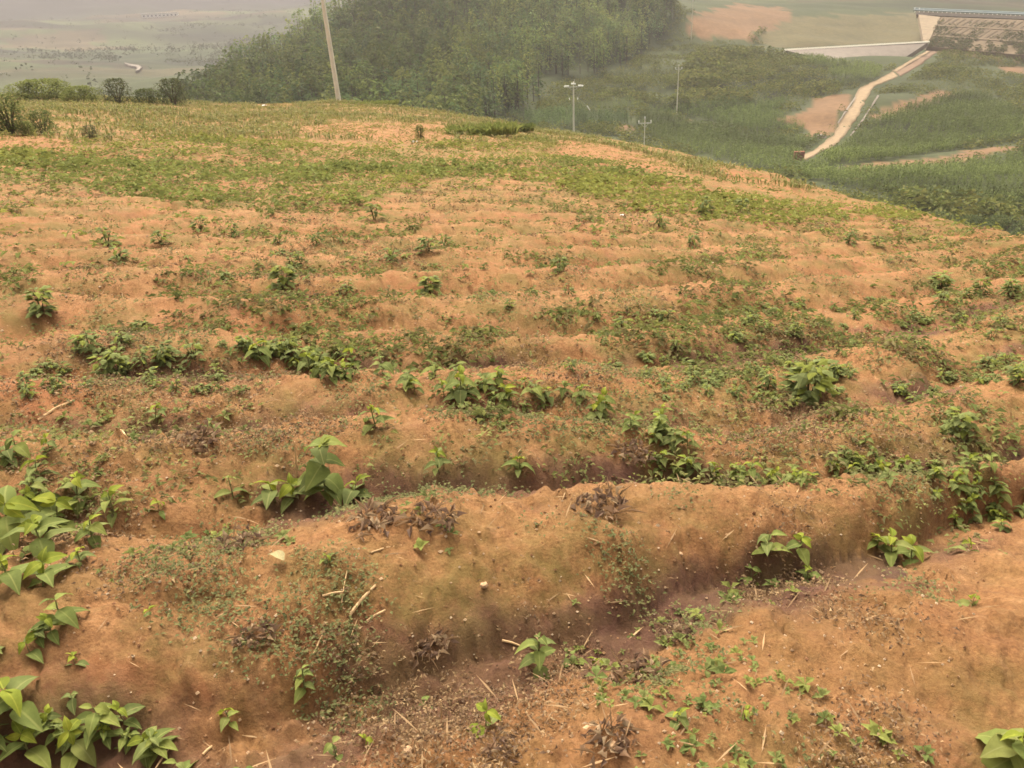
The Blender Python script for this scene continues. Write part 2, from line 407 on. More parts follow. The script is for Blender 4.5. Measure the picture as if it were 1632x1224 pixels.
def build_field():
    ph = np.concatenate([np.radians(np.linspace(-180, -50, 30, endpoint=False)), np.radians(np.linspace(-50, 46, 560, endpoint=False)), np.radians(np.linspace(46, 180, 30))])
    rr = 0.35 * np.power(150 / 0.35, np.linspace(0, 1, 630))
    P, R = np.meshgrid(ph, rr)
    x = R * np.sin(P); y = -0.5 + R * np.cos(P)
    z, u, f, prof = field_parts(x, y)
    n, m = x.shape
    v = np.stack([x, y, z], -1).reshape(-1, 3)
    I = np.arange(n * m).reshape(n, m)
    q = np.stack([I[:-1, :-1], I[1:, :-1], I[1:, 1:], I[:-1, 1:]], -1).reshape(-1, 4)[:, ::-1]
    v = np.vstack([v, [0, -0.5, z[0].mean()]])
    tri = np.stack([I[0, :-1], I[0, 1:], np.full(m - 1, n * m)], -1)[:, ::-1]
    px, py = proj(x, y, z)
    nz = fbm(x, y, 2.2, 4, 31); nz2 = fbm(x, y, 7.0, 3, 33)
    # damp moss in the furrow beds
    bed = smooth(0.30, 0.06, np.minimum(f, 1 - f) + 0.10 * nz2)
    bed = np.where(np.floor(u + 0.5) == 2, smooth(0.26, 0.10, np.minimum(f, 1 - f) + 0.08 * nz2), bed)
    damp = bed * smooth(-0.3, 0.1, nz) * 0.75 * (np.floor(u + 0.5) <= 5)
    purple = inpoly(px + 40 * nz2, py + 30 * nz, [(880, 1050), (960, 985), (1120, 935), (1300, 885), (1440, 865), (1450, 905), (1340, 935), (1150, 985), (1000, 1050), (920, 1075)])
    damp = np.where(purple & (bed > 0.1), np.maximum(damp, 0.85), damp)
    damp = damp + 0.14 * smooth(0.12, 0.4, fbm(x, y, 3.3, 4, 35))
    film = 0.25 + 0.45 * smooth(7, 18, R) + 0.5 * smooth(0.65, 0.2, f) * smooth(0.02, 0.25, f) + 0.6 * (inpoly(px, py, GREEN_BAND) | inpoly(px, py, GRASS_TOP))
    for b in BARE: film = np.where(inpoly(px, py, b), 0.4, film)
    red = 0.75 * inpoly(px + 60 * nz, py + 60 * nz2, [(-300, 560), (130, 590), (160, 640), (60, 700), (-300, 740)]) + 0.5 * inpoly(px + 60 * nz, py + 60 * nz2, [(60, 1040), (300, 1060), (330, 1120), (160, 1130), (60, 1100)]) \
        + 0.5 * inpoly(px + 60 * nz, py + 60 * nz2, [(560, 1190), (760, 1180), (740, 1300), (520, 1300)])
    for b in BARE: red = np.where(inpoly(px + 12 * nz2, py + 6 * nz, b), 0.25, red)
    red = red + 0.35 * smooth(0.05, 0.35, fbm(x, y, 0.7, 3, 37))
    ex = lambda a: np.concatenate([np.clip(a, 0, 1).ravel(), [0]])
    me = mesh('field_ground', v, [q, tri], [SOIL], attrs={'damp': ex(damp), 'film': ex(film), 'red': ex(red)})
    obj('field_ground', me, kind='structure')
build_field()

# ------------------------------------------------------------------ valley, wooded hill and far country
CTRL = [  # (pixel x, pixel y, metres away)
 (1632, 385, 92), (1400, 312, 115), (1632, 300, 125), (1280, 252, 150), (1632, 240, 165), (1100, 240, 155), (1000, 208, 170), (1300, 215, 185), (1632, 190, 200), (1500, 200, 190),
 (1400, 150, 215), (1200, 180, 195), (1050, 175, 198), (1632, 110, 290), (1480, 82, 300), (1300, 150, 235), (1200, 115, 238), (1120, 120, 232), (1330, 110, 262), (1250, 82, 292), (1100, 62, 300), (1240, 60, 330),
 (1400, 60, 345), (1200, 10, 420), (1460, 22, 430), (1632, 45, 380), (1632, 5, 560), (1300, -5, 520), (1632, -20, 900), (1200, -40, 900), (1000, 75, 285), (930, 130, 225), (900, 190, 170), (760, 185, 165),
 (600, 182, 155), (450, 182, 165), (310, 185, 190), (360, 150, 215), (450, 100, 245), (530, 45, 270), (610, 10, 285), (700, -25, 300), (850, -60, 320), (950, -40, 330), (1040, 10, 310), (700, 90, 225), (850, 90, 240),
 (560, 110, 215), (200, 128, 380), (0, 132, 380), (330, 128, 420), (0, 100, 520), (200, 108, 470), (400, 100, 560), (200, 70, 800), (0, 70, 800), (420, 60, 850), (200, 30, 1300), (0, 34, 1300), (450, 20, 1350),
 (-400, 120, 600), (-400, 60, 1300), (2100, 300, 150), (2100, 120, 350), (600, 10, 1300), (800, 0, 1400), (700, 20, 700), (900, 10, 800)]
extra = []
for phd in (-60, -40, -20, 0, 20, 40, 60):
    p = math.radians(phd)
    extra.append((p, math.log(2600), 62 + 10 * math.sin(phd)))
    extra.append((p, math.log(40), -26)); extra.append((p, math.log(75), -25))
for phd, z in ((-70, -30), (70, -30)):
    for r in (100, 250, 700): extra.append((math.radians(phd), math.log(r), z))
cv = np.array([pt(a, b, d) for a, b, d in CTRL])
CX = np.r_[np.arctan2(cv[:, 0], cv[:, 1]), [e[0] for e in extra]] * 1.6
CY = np.r_[np.log(np.hypot(cv[:, 0], cv[:, 1])), [e[1] for e in extra]]
CZ = np.r_[cv[:, 2], [e[2] for e in extra]]
def _k(d): return np.where(d > 0, d * d * np.log(np.maximum(d, 1e-9)), 0)
def _k1(d): return d
N = len(CX)
Dm = np.hypot(CX[:, None] - CX[None], CY[:, None] - CY[None])
Pm = np.c_[np.ones(N), CX, CY]
KM = np.zeros((N + 3, N + 3)); KM[:N, :N] = _k1(Dm) + 1e-4 * np.eye(N); KM[:N, N:] = Pm; KM[N:, :N] = Pm.T
WT = np.linalg.solve(KM, np.r_[CZ, 0, 0, 0])

def valley_z(x, y, rough=True):
    x = np.asarray(x, float); y = np.asarray(y, float); sh = x.shape
    a = np.arctan2(x, y).ravel() * 1.6; b = np.log(np.maximum(np.hypot(x, y).ravel(), 20))
    out = np.empty(a.size)
    for s in range(0, a.size, 20000):
        e = slice(s, s + 20000)
        d = np.sqrt((a[e, None] - CX[None]) ** 2 + (b[e, None] - CY[None]) ** 2 + 1e-4)
        out[e] = d @ WT[:N] + WT[N] + WT[N + 1] * a[e] + WT[N + 2] * b[e]
    z = out.reshape(sh)
    if rough:
        r = np.hypot(x, y)
        zt = (z + 2.5 * fbm(x, y, 0.012, 2, 55)) / 1.9; fr = zt - np.floor(zt)      # crop terraces on the right-hand valley side
        z = z + 1.5 * (smooth(0.72, 1.0, fr) - fr) * smooth(95, 130, r) * smooth(360, 300, r) * smooth(-0.06, 0.06, np.arctan2(x, y))
        z = z + fbm(x, y, 0.02, 4, 51) * 3.0 * smooth(60, 400, r) + fbm(x, y, 0.0045, 4, 52) * 34 * smooth(480, 1500, r)
    return z

_vt = np.log(np.array([60.0, 2500.0]))
def vhit(px, py, rmin=70, rmax=2500):
    """where the sight line of a pixel meets the valley land (ignoring the knoll)"""
    px = np.atleast_1d(np.asarray(px, float)); py = np.atleast_1d(np.asarray(py, float))
    d = ray(px, py); h = np.hypot(d[:, 0], d[:, 1])
    ts = rmin * np.power(rmax / rmin, np.linspace(0, 1, 240))
    P = d[None] * (ts[:, None] / h[None])[..., None]
    below = P[..., 2] < valley_z(P[..., 0], P[..., 1])
    idx = np.argmax(below, 0); idx = np.where(below.any(0), idx, len(ts) - 1)
    lo = ts[np.maximum(idx - 1, 0)]; hi = ts[idx]
    for _ in range(8):
        m = (lo + hi) / 2; q = d * (m / h)[:, None]
        b = q[:, 2] < valley_z(q[:, 0], q[:, 1]); hi = np.where(b, m, hi); lo = np.where(b, lo, m)
    q = d * (hi / h)[:, None]; q[:, 2] = valley_z(q[:, 0], q[:, 1]); return q

SOILP = [[(1240, 188), (1300, 160), (1348, 148), (1335, 200), (1300, 222), (1270, 222), (1285, 200)],
         [(1385, 188), (1420, 162), (1510, 143), (1505, 155), (1420, 182), (1400, 192)],
         [(1335, 272), (1500, 246), (1640, 226), (1640, 240), (1510, 262), (1360, 280)],
         [(1085, 50), (1090, 22), (1130, 22), (1170, 8), (1240, 10), (1262, 30), (1225, 45), (1190, 62), (1110, 62)],
         [(1490, 80), (1560, 88), (1640, 100), (1640, 92), (1560, 78), (1490, 72)], [(1600, 108), (1640, 104), (1640, 118), (1605, 118)],
         [(990, 200), (1015, 198), (1018, 210), (990, 212)], [(1075, 185), (1110, 190), (1160, 205), (1110, 200)]]
TANP = [[(1230, 40), (1262, 28), (1480, 22), (1475, 68), (1330, 78), (1240, 78), (1200, 66)]]
CORN = [[(1080, 190), (1180, 178), (1290, 185), (1300, 208), (1230, 215), (1130, 200)],
        [(1020, 180), (1120, 166), (1260, 162), (1240, 176), (1090, 188)],
        [(1340, 235), (1400, 190), (1500, 160), (1560, 150), (1640, 190), (1640, 222), (1500, 242), (1330, 268), (1290, 262)],
        [(1000, 205), (1100, 202), (1240, 222), (1300, 225), (1270, 245), (1340, 285), (1500, 268), (1640, 245), (1640, 345), (1500, 330), (1400, 310), (1250, 280), (1100, 245)],
        [(800, 182), (1000, 184), (1000, 204), (840, 204)], [(1250, 85), (1330, 100), (1400, 108), (1400, 125), (1330, 140), (1320, 110), (1240, 92)],
        [(900, 170), (1000, 160), (1040, 168), (1000, 178), (880, 182)],
        [(1040, 180), (1010, 196), (990, 204), (1180, 212), (1080, 192)]]
WOOD = [(250, 260), (300, 180), (340, 150), (400, 115), (470, 85), (540, 45), (620, 10), (700, -70), (900, -110), (1060, -60), (1075, 30), (1050, 70), (990, 110), (900, 125), (850, 170), (800, 190), (700, 260)]
SCRUB = [(1080, 175), (1090, 110), (1120, 82), (1180, 78), (1260, 92), (1330, 118), (1335, 150), (1250, 165), (1150, 166)]
ROADPOLY = [(1278, 248), (1298, 240), (1327, 216), (1340, 193), (1360, 163), (1370, 140), (1396, 129), (1422, 114), (1484, 78), (1494, 78), (1478, 97), (1429, 124), (1393, 136), (1380, 160), (1367, 186), (1350, 212), (1331, 232), (1308, 242), (1282, 256)]

def build_valley():
    ph = np.radians(np.linspace(-62, 62, 400)); rr = 45 * np.power(2700 / 45, np.linspace(0, 1, 300))
    P, R = np.meshgrid(ph, rr); x = R * np.sin(P); y = R * np.cos(P)
    z = valley_z(x, y); print('valley top', z.max(), 'bottom', z.min())
    px, py = proj(x, y, z)
    jx = px + 26 * fbm(x, y, 0.10, 5, 61); jy = py + 12 * fbm(x, y, 0.10, 5, 62)
    n1 = fbm(x, y, 0.012, 4, 63)[..., None]
    c = np.array([0.042, 0.050, 0.020]) * (1 + 0.5 * n1) + np.zeros(x.shape + (3,))
    far = smooth(330, 600, R)[..., None]
    pn = fbm(x * 0.6, y, 0.009, 5, 64)[..., None]
    farc = np.where(pn > 0.2, np.array([0.066, 0.050, 0.026]), np.where(pn > -0.08, np.array([0.050, 0.062, 0.022]), np.array([0.026, 0.034, 0.014]))) * np.clip(1 + 2.0 * fbm(x * 0.5, y, 0.014, 4, 66)[..., None], 0.3, 2.2)
    c = c * (1 - far) + farc * far
    mt = smooth(1350, 1700, R)[..., None]; c = c * (1 - mt) + np.array([0.014, 0.015, 0.015]) * mt
    vis = (R < 480) & (P > math.radians(-4))
    for t in TANP: c[inpoly(jx, jy, t) & vis] = (0.090, 0.076, 0.036)
    for t in SOILP: c[inpoly(jx, jy, t) & vis] = (0.150, 0.085, 0.045)
    n, m = x.shape; I = np.arange(n * m).reshape(n, m)
    q = np.stack([I[:-1, :-1], I[1:, :-1], I[1:, 1:], I[:-1, 1:]], -1).reshape(-1, 4)[:, ::-1]
    obj('valley_ground', mesh('valley_ground', np.stack([x, y, z], -1).reshape(-1, 3), [q], [LAND], c.reshape(-1, 3)), kind='structure')
build_valley()

def ribbon(name, left, right, mat, sub=10, lift=0.12, ground=vhit, cross=4):
    L = np.array(left, float); Rr = np.array(right, float)
    def res(a, n):
        c = np.r_[0, np.cumsum(np.hypot(*np.diff(a, axis=0).T))]; c /= c[-1]; t = np.linspace(0, 1, n); return np.c_[np.interp(t, c, a[:, 0]), np.interp(t, c, a[:, 1])]
    n = sub * max(len(L), len(Rr)); L = res(L, n); Rr = res(Rr, n)
    q_ = np.arange(n) * 0.55; w_ = np.hypot(*(L - Rr).T).min()
    L[:, 0] += vnoise(q_, q_ * 0, 201) * min(4, w_ * .5); Rr[:, 0] += vnoise(q_, q_ * 0 + 7, 202) * min(4, w_ * .5)
    v = []
    for k in range(cross + 1):
        t = k / cross; a = L * (1 - t) + Rr * t
        g = ground(a[:, 0], a[:, 1]); v.append(g)
    v = np.stack(v, 1)
    v[..., 2] = valley_z(v[..., 0], v[..., 1]) + lift
    n, m, _ = v.shape; I = np.arange(n * m).reshape(n, m)
    q = np.stack([I[:-1, :-1], I[1:, :-1], I[1:, 1:], I[:-1, 1:]], -1).reshape(-1, 4)
    low = v.copy(); low[..., 2] -= lift + 0.4
    vv = np.vstack([v.reshape(-1, 3), low.reshape(-1, 3)]); o = n * m
    sides = [np.stack([a[:-1], a[1:], a[1:] + o, a[:-1] + o], -1) for a in (I[:, 0], I[:, -1], I[0], I[-1])]
    return obj(name, mesh(name, vv, [q] + sides, [mat], shade=True), kind='structure')
ribbon('dirt_road', [(1278, 248), (1298, 240), (1327, 216), (1340, 193), (1360, 163), (1370, 140), (1396, 129), (1422, 114)],
       [(1282, 256), (1308, 243), (1331, 232), (1350, 212), (1367, 186), (1380, 160), (1393, 138), (1432, 122)], DIRT)
ribbon('dirt_track', [(1423, 113), (1450, 97), (1484, 77)], [(1428, 115), (1455, 99), (1488, 79)], DIRT, lift=0.15)
ribbon('red_track_bed', [(1429, 115), (1456, 99), (1487, 80)], [(1434, 122), (1462, 107), (1492, 84)], plain('reddish_dirt', (0.165, 0.105, 0.070), 0.95, 0.2, 0.8), lift=0.12)
ribbon('roadside_drain', [(1366, 150), (1347, 177), (1334, 197)], [(1368, 151), (1349, 178), (1336, 198)], WALLC)
ribbon('roadside_drain', [(1399, 152), (1372, 194), (1354, 217)], [(1401, 153), (1374, 195), (1356, 218)], WALLC)
ribbon('concrete_path', [(199, 103), (212, 106), (222, 107), (227, 110), (222, 116)], [(200, 105), (212, 109), (218, 110), (220, 112), (217, 117)], WALLC, lift=1.2)

# ------------------------------------------------------------------ leaf clouds
def leaf_cloud(pos, yaw, pitch, L, wr, col, roll=None, tri4=False, droop=0.25, fold=0.12):
    n = len(pos); L = np.broadcast_to(L, (n,)); wr = np.broadcast_to(wr, (n,))
    d = np.stack([np.cos(pitch) * np.cos(yaw), np.cos(pitch) * np.sin(yaw), np.sin(pitch)], -1)
    s = np.stack([-np.sin(yaw), np.cos(yaw), 0 * yaw], -1)
    nn = np.cross(d, s)
    if roll is not None:
        cr_, sr_ = np.cos(roll)[:, None], np.sin(roll)[:, None]; s, nn = s * cr_ + nn * sr_, nn * cr_ - s * sr_
    L3 = L[:, None]; W3 = (L * wr * 0.5)[:, None]
    tip = pos + d * L3; tip[:, 2] -= droop * L
    ml = pos + d * L3 * 0.45 + s * W3 + nn * L3 * fold; mr = pos + d * L3 * 0.45 - s * W3 + nn * L3 * fold
    if tri4:
        mm = pos + d * L3 * 0.5
        v = np.stack([pos, ml, tip, mr, mm], 1).reshape(-1, 3); b = np.arange(n)[:, None] * 5
        f = np.concatenate([b + np.array([[0, 4, 1]]), b + np.array([[1, 4, 2]]), b + np.array([[2, 4, 3]]), b + np.array([[3, 4, 0]])])
        k = 5
    else:
        v = np.stack([pos, ml, tip, mr], 1).reshape(-1, 3); f = np.arange(n)[:, None] * 4 + np.array([[0, 1, 2, 3]]); k = 4
    c = np.repeat(np.broadcast_to(col, (n, 3)), k, 0)
    return v, f, c

def cloud_mesh(name, parts, mat):
    v, f, c, off = [], {3: [], 4: []}, [], 0
    for a, b, d in parts:
        v.append(a); f[b.shape[1]].append(b + off); c.append(d); off += len(a)
    return mesh(name, np.vstack(v), [np.vstack(x) for x in f.values() if x], [mat], np.vstack(c), shade=False)

def U(a, b, n): return rng.uniform(a, b, n)
def pick(cols, n, jit=0.2):
    c = np.asarray(cols)[rng.integers(0, len(cols), n)]
    return c * (1 + U(-jit, jit, n))[:, None]

def polar_samples(n, r0, r1, p0, p1):
    r = np.sqrt(U(r0 * r0, r1 * r1, n)); p = np.radians(U(p0, p1, n)); return r * np.sin(p), r * np.cos(p)

# --- woodland on the hill
def build_woodland():
    x, y = polar_samples(6600, 130, 370, -26, 16)
    z = valley_z(x, y); px, py = proj(x, y, z)
    k = inpoly(px, py, WOOD) & (np.hypot(x, y) < 350)
    k &= ~((py > 120) & (px > 860))
    x, y, z = x[k], y[k], z[k]
    n = len(x); H = U(5, 10.5, n) * (1 + 0.4 * fbm(x, y, 0.03, 3, 71)); Rd = H * U(0.16, 0.27, n)
    m = 78
    t = np.power(U(0, 1, (n, m)), 0.8); an = U(0, 2 * math.pi, (n, m))
    shape = rng.random(n)[:, None]
    rad = np.where(shape < 0.5, (1 - t) * 1.05 + 0.1, np.sqrt(np.clip(1 - (2 * t - 0.9) ** 2, 0.03, 1)))
    rad = rad * Rd[:, None] * np.sqrt(U(0.25, 1, (n, m))) * (1 + 0.3 * np.sin(an * 3 + shape * 20))
    h = H[:, None] * (0.15 + 0.85 * t)
    pos = np.stack([x[:, None] + rad * np.cos(an), y[:, None] + rad * np.sin(an), z[:, None] + h], -1).reshape(-1, 3)
    tc = pick([(0.118, 0.158, 0.050), (0.140, 0.170, 0.050), (0.122, 0.142, 0.054), (0.165, 0.182, 0.052), (0.105, 0.152, 0.060)], n, 0.25) * (1 + 1.1 * fbm(x, y, 0.022, 3, 73))[:, None]
    col = np.repeat(tc, m, 0) * (0.8 + 0.4 * rng.random(n * m))[:, None]
    P = leaf_cloud(pos, an.ravel() + U(-.6, .6, n * m), U(-0.45, 0.35, n * m), U(0.4, 0.98, n * m), 0.6, col, U(-.8, .8, n * m))
    tb = np.stack([x, y, z - 0.3], -1)
    o = np.array([[0.16, 0, 0], [-0.08, 0.14, 0], [-0.08, -0.14, 0]])
    tv = np.concatenate([tb[:, None] + o, tb[:, None] + o * 0.4 + np.stack([0 * H, 0 * H, H * 0.8], -1)[:, None]], 1).reshape(-1, 3)
    b = np.arange(n)[:, None] * 6
    tf = np.concatenate([b + np.array([[i, (i + 1) % 3, 3 + (i + 1) % 3, 3 + i]]) for i in range(3)])
    obj('woodland', cloud_mesh('woodland', [P, (tv, tf, np.tile((0.08, 0.065, 0.045), (len(tv), 1)))], FOLFAR), kind='stuff',
        label='hazy dark wood covering the hill behind the field', cat='woodland')
    return n

def near_road(px, py):
    r = np.zeros(np.shape(px), bool)
    for h in (0, 5, 11):
        for dx in (-6, 0, 6): r |= inpoly(px + dx, py - h, ROADPOLY)
    return r

def build_scrub():
    x, y = polar_samples(30000, 85, 345, -6, 36)
    z = valley_z(x, y); px, py = proj(x, y, z)
    k = np.ones(len(x), bool)
    for p in SOILP + CORN + TANP + [WOOD, [(1240, 78), (1490, 62), (1490, 85), (1410, 112), (1330, 100)], [(1480, 10), (1700, 10), (1700, 84), (1490, 74)]]: k &= ~inpoly(px, py, p)
    k &= ~near_road(px, py)
    k &= (fbm(x, y, 0.06, 3, 81) > -0.22) | inpoly(px, py, SCRUB)
    x, y, z, px, py = x[k], y[k], z[k], px[k], py[k]
    n = len(x); m = 14
    mound = inpoly(px, py, SCRUB) | (inpoly(px, py, [(1390, 305), (1500, 330), (1640, 345), (1640, 400), (1500, 360)]))
    S = U(0.5, 1.1, n) * np.where(mound, 1.7, 1.0) * (1 + 0.9 * fbm(x, y, 0.05, 3, 82))
    an = U(0, 6.283, (n, m)); t = U(0, 1, (n, m))
    rad = S[:, None] * np.sqrt(U(0.05, 1, (n, m))) * np.sqrt(1 - t * t * 0.9)
    pos = np.stack([x[:, None] + rad * np.cos(an), y[:, None] + rad * np.sin(an), z[:, None] + 0.05 + t * S[:, None] * 1.3], -1).reshape(-1, 3)
    cc = pick([(0.118, 0.138, 0.036), (0.135, 0.145, 0.038), (0.105, 0.118, 0.036), (0.160, 0.158, 0.044)], n, 0.25)
    ye = inpoly(px, py, [(1500, 165), (1540, 160), (1600, 175), (1590, 190), (1530, 185)]); cc[ye] = (0.17, 0.16, 0.035)
    col = np.repeat(cc, m, 0) * (0.8 + 0.4 * rng.random(n * m))[:, None]
    P = leaf_cloud(pos, an.ravel() + U(-1, 1, n * m), U(-0.3, 0.5, n * m), np.repeat(S, m) * U(0.32, 0.68, n * m), 0.55, col, U(-.8, .8, n * m))
    obj('scrub', cloud_mesh('scrub', [P], FOLFAR), kind='stuff', label='rough green scrub over the valley slopes beyond the knoll', cat='scrub')

def build_corn():
    parts = []
    rows = 0.95
    for ci, p in enumerate(CORN):
        x, y = polar_samples(90000, 95, 300, -4, 34)
        z = valley_z(x, y); px, py = proj(x, y, z)
        k = inpoly(px + 6 * fbm(x, y, 0.2, 2, 90), py + 3 * fbm(x, y, 0.2, 2, 91), p)
        for s_ in SOILP: k &= ~inpoly(px, py, s_)
        k &= ~near_road(px, py)
        x, y = x[k], y[k]
        a = [0.3, 0.2, 0.9, 1.1, 0.2, 0.5, 0.3, 0.4][ci]
        uu = x * math.sin(a) - y * math.cos(a); vv = x * math.cos(a) + y * math.sin(a)
        uu = np.round(uu / rows) * rows + U(-.34, .34, len(uu)); x = uu * math.sin(a) + vv * math.cos(a); y = -uu * math.cos(a) + vv * math.sin(a)
        n = len(x); z = valley_z(x, y); m = 6
        H = U(1.2, 1.9, n) * (1 + 0.5 * fbm(x, y, 0.05, 3, 92))
        t = np.tile(np.linspace(0.1, 0.9, m), (n, 1)); an = U(0, 6.283, (n, 1)) + np.arange(m) * math.pi + U(-.4, .4, (n, m))
        pos = np.stack([x[:, None] + 0 * t, y[:, None] + 0 * t, z[:, None] + t * H[:, None] * 0.8], -1).reshape(-1, 3)
        tint_ = [(0.104, 0.138, 0.036), (0.098, 0.130, 0.036), (0.108, 0.138, 0.033), (0.098, 0.124, 0.033), (0.090, 0.130, 0.042), (0.112, 0.142, 0.036), (0.098, 0.122, 0.034), (0.098, 0.124, 0.034)][ci]
        col = np.repeat(pick([tint_], n, 0.2) * (1 + 0.6 * fbm(x, y, 0.035, 3, 93) + 0.35 * (_hash(np.floor((z + 2.5 * fbm(x, y, 0.012, 2, 55)) / 1.9), np.full(n, ci), 5) - 0.5))[:, None], m, 0) * (0.8 + 0.4 * rng.random(n * m))[:, None]
        parts.append(leaf_cloud(pos, an.ravel(), U(0.3, 1.1, n * m), np.repeat(H, m) * U(0.4, 0.62, n * m), 0.17, col, None, False, 0.45))
    obj('corn_crop', cloud_mesh('corn_crop', parts, FOLFAR), kind='stuff', label='dark green maize crops in plots on the valley floor', cat='crop')

def build_far_trees():
    x, y = polar_samples(30000, 330, 1500, -42, 34)
    r = np.hypot(x, y)
    k = (fbm(x * 0.6, y, 0.009, 5, 64) < -0.05) & (fbm(x, y, 0.03, 3, 95) > -0.05) | (rng.random(len(x)) < 0.06)
    k &= rng.random(len(x)) < np.clip(900 / r, 0.2, 1)
    z = valley_z(x, y); px, py = proj(x, y, z)
    for p in SOILP + TANP + [[(1470, -10), (1800, -10), (1800, 95), (1470, 80)], [(190, 95), (240, 95), (240, 135), (190, 135)], [(210, 15), (290, 15), (290, 45), (210, 45)]]: k &= ~(inpoly(px, py, p))
    k &= ~((px > 1060) & (r < 560))
    x, y, z = x[k], y[k], z[k]; n = len(x); m = 8; S = U(0.9, 2.3, n)
    an = U(0, 6.283, (n, m)); t = U(0, 1, (n, m)); rad = S[:, None] * 0.8 * np.sqrt(U(0.1, 1, (n, m)))
    pos = np.stack([x[:, None] + rad * np.cos(an), y[:, None] + rad * np.sin(an), z[:, None] + t * S[:, None] * 1.3], -1).reshape(-1, 3)
    col = np.repeat(pick([(0.052, 0.062, 0.030), (0.065, 0.072, 0.032)], n, 0.2), m, 0)
    P = leaf_cloud(pos, an.ravel(), U(-.3, 1.2, n * m), np.repeat(S, m) * U(0.5, 1.0, n * m), 0.7, col, U(-.8, .8, n * m))
    obj('distant_trees', cloud_mesh('distant_trees', [P], FOLFAR), kind='stuff', label='tiny dark trees dotted over the far hazy valley', cat='trees')
build_woodland(); build_scrub(); build_corn(); build_far_trees()

# ------------------------------------------------------------------ works on the far slope
def slab(name, quad, thick, mat, kind=None, label=None, cat=None, parent=None, nu=12, nv=6):
    """four corners (tl, tr, br, bl) as (px, py, metres); thickened backwards"""
    c = [pt(*q) for q in quad]
    u = np.linspace(0, 1, nu + 1)[None, :, None]; t = np.linspace(0, 1, nv + 1)[:, None, None]
    g = (c[0] * (1 - u) + c[1] * u) * (1 - t) + (c[3] * (1 - u) + c[2] * u) * t
    nrm = np.cross(c[1] - c[0], c[3] - c[0]); nrm /= np.linalg.norm(nrm)
    if nrm[1] < 0: nrm = -nrm
    bk = g + nrm * thick
    a, b, _ = g.shape; I = np.arange(a * b).reshape(a, b); o = a * b
    q1 = np.stack([I[:-1, :-1], I[:-1, 1:], I[1:, 1:], I[1:, :-1]], -1).reshape(-1, 4)
    sides = [np.stack([e[:-1], e[1:], e[1:] + o, e[:-1] + o], -1) for e in (I[:, 0], I[:, -1], I[0], I[-1])]
    me = mesh(name, np.vstack([g.reshape(-1, 3), bk.reshape(-1, 3)]), [q1, q1 + o] + sides, [mat], shade=False)
    return obj(name, me, parent, None, label, cat, None, kind)

rw = empty('retaining_wall', pt(1400, 95, 296), 'long pale grey wedge of stone facing beside the dirt road', 'wall')
def wall_part(name, quad, th, mat):
    o = slab(name, quad, th, mat, parent=rw); o.matrix_parent_inverse = Matrix.Translation(-rw.location); return o
wall_part('facing', [(1252, 80, 288), (1480, 67, 304), (1420, 106, 288), (1330, 99, 280)], 1.5, WALLC)
wall_part('coping', [(1250, 78, 288), (1482, 65, 304), (1482, 67.4, 303.6), (1250, 80.4, 287.6)], 1.7, CONC)

eb = empty('embankment', pt(1560, 80, 320), 'terraced earth embankment with slanting ribs under the blue barrier', 'embankment')
def kid(o, par): o.parent = par; o.matrix_parent_inverse = Matrix.Translation(-par.location); return o
kid(slab('slope', [(1500, 27, 362), (1900, 42, 352), (1900, 112, 305), (1478, 74, 318)], 3, EMB), eb)
kid(slab('apron', [(1464, 23, 364), (1499, 27, 362.2), (1477, 73, 318.5), (1472, 66, 326)], 1.5, EMBL), eb)
SQ = [pt(1500, 27, 362), pt(1900, 42, 352), pt(1900, 112, 305), pt(1478, 74, 318)]
sqn = np.cross(SQ[1] - SQ[0], SQ[3] - SQ[0]); sqn /= np.linalg.norm(sqn); sqn = -sqn if sqn[1] > 0 else sqn
def sq(u, v): return (SQ[0] * (1 - u) + SQ[1] * u) * (1 - v) + (SQ[3] * (1 - u) + SQ[2] * u) * v + sqn * 0.15
for tier in range(2):
    for i in range(30):
        u0 = 0.05 + i * 0.031; v0 = 0.05 + tier * 0.33
        mb = MB(); mb.tube([sq(u0, v0), sq(u0 - 0.042, v0 + 0.27)], 0.3, 4); kid(obj('rib', mb.mesh('rib', EMBL)), eb)
    mb = MB(); mb.tube([sq(0.0, 0.34 + tier * 0.34), sq(0.99, 0.34 + tier * 0.34)], 0.42, 4); kid(obj('berm', mb.mesh('berm', EMBL)), eb)

nw = 2600; uw, vw = U(0.0, 0.98, nw), np.sqrt(U(0.02, 1, nw)); kw = fbm(uw * 60, vw * 8, 0.35, 3, 141) + 0.25 * vw > 0.0
wp = np.stack([sq(a, b) for a, b in zip(uw[kw], vw[kw])]) - eb.location; nk = len(wp); m = 6
wq = np.repeat(wp, m, 0) + rng.normal(0, 0.4, (nk * m, 3)) * (1, 1, 0.5)
wv = leaf_cloud(wq, U(0, 6.28, nk * m), U(-.2, .6, nk * m), U(0.5, 1.1, nk * m), 0.5, np.repeat(pick([(0.10, 0.105, 0.045), (0.13, 0.11, 0.055), (0.085, 0.09, 0.04)], nk, 0.2), m, 0), U(-.6, .6, nk * m))
obj('weeds', cloud_mesh('weeds', [wv], FOLFAR), eb, kind='stuff')

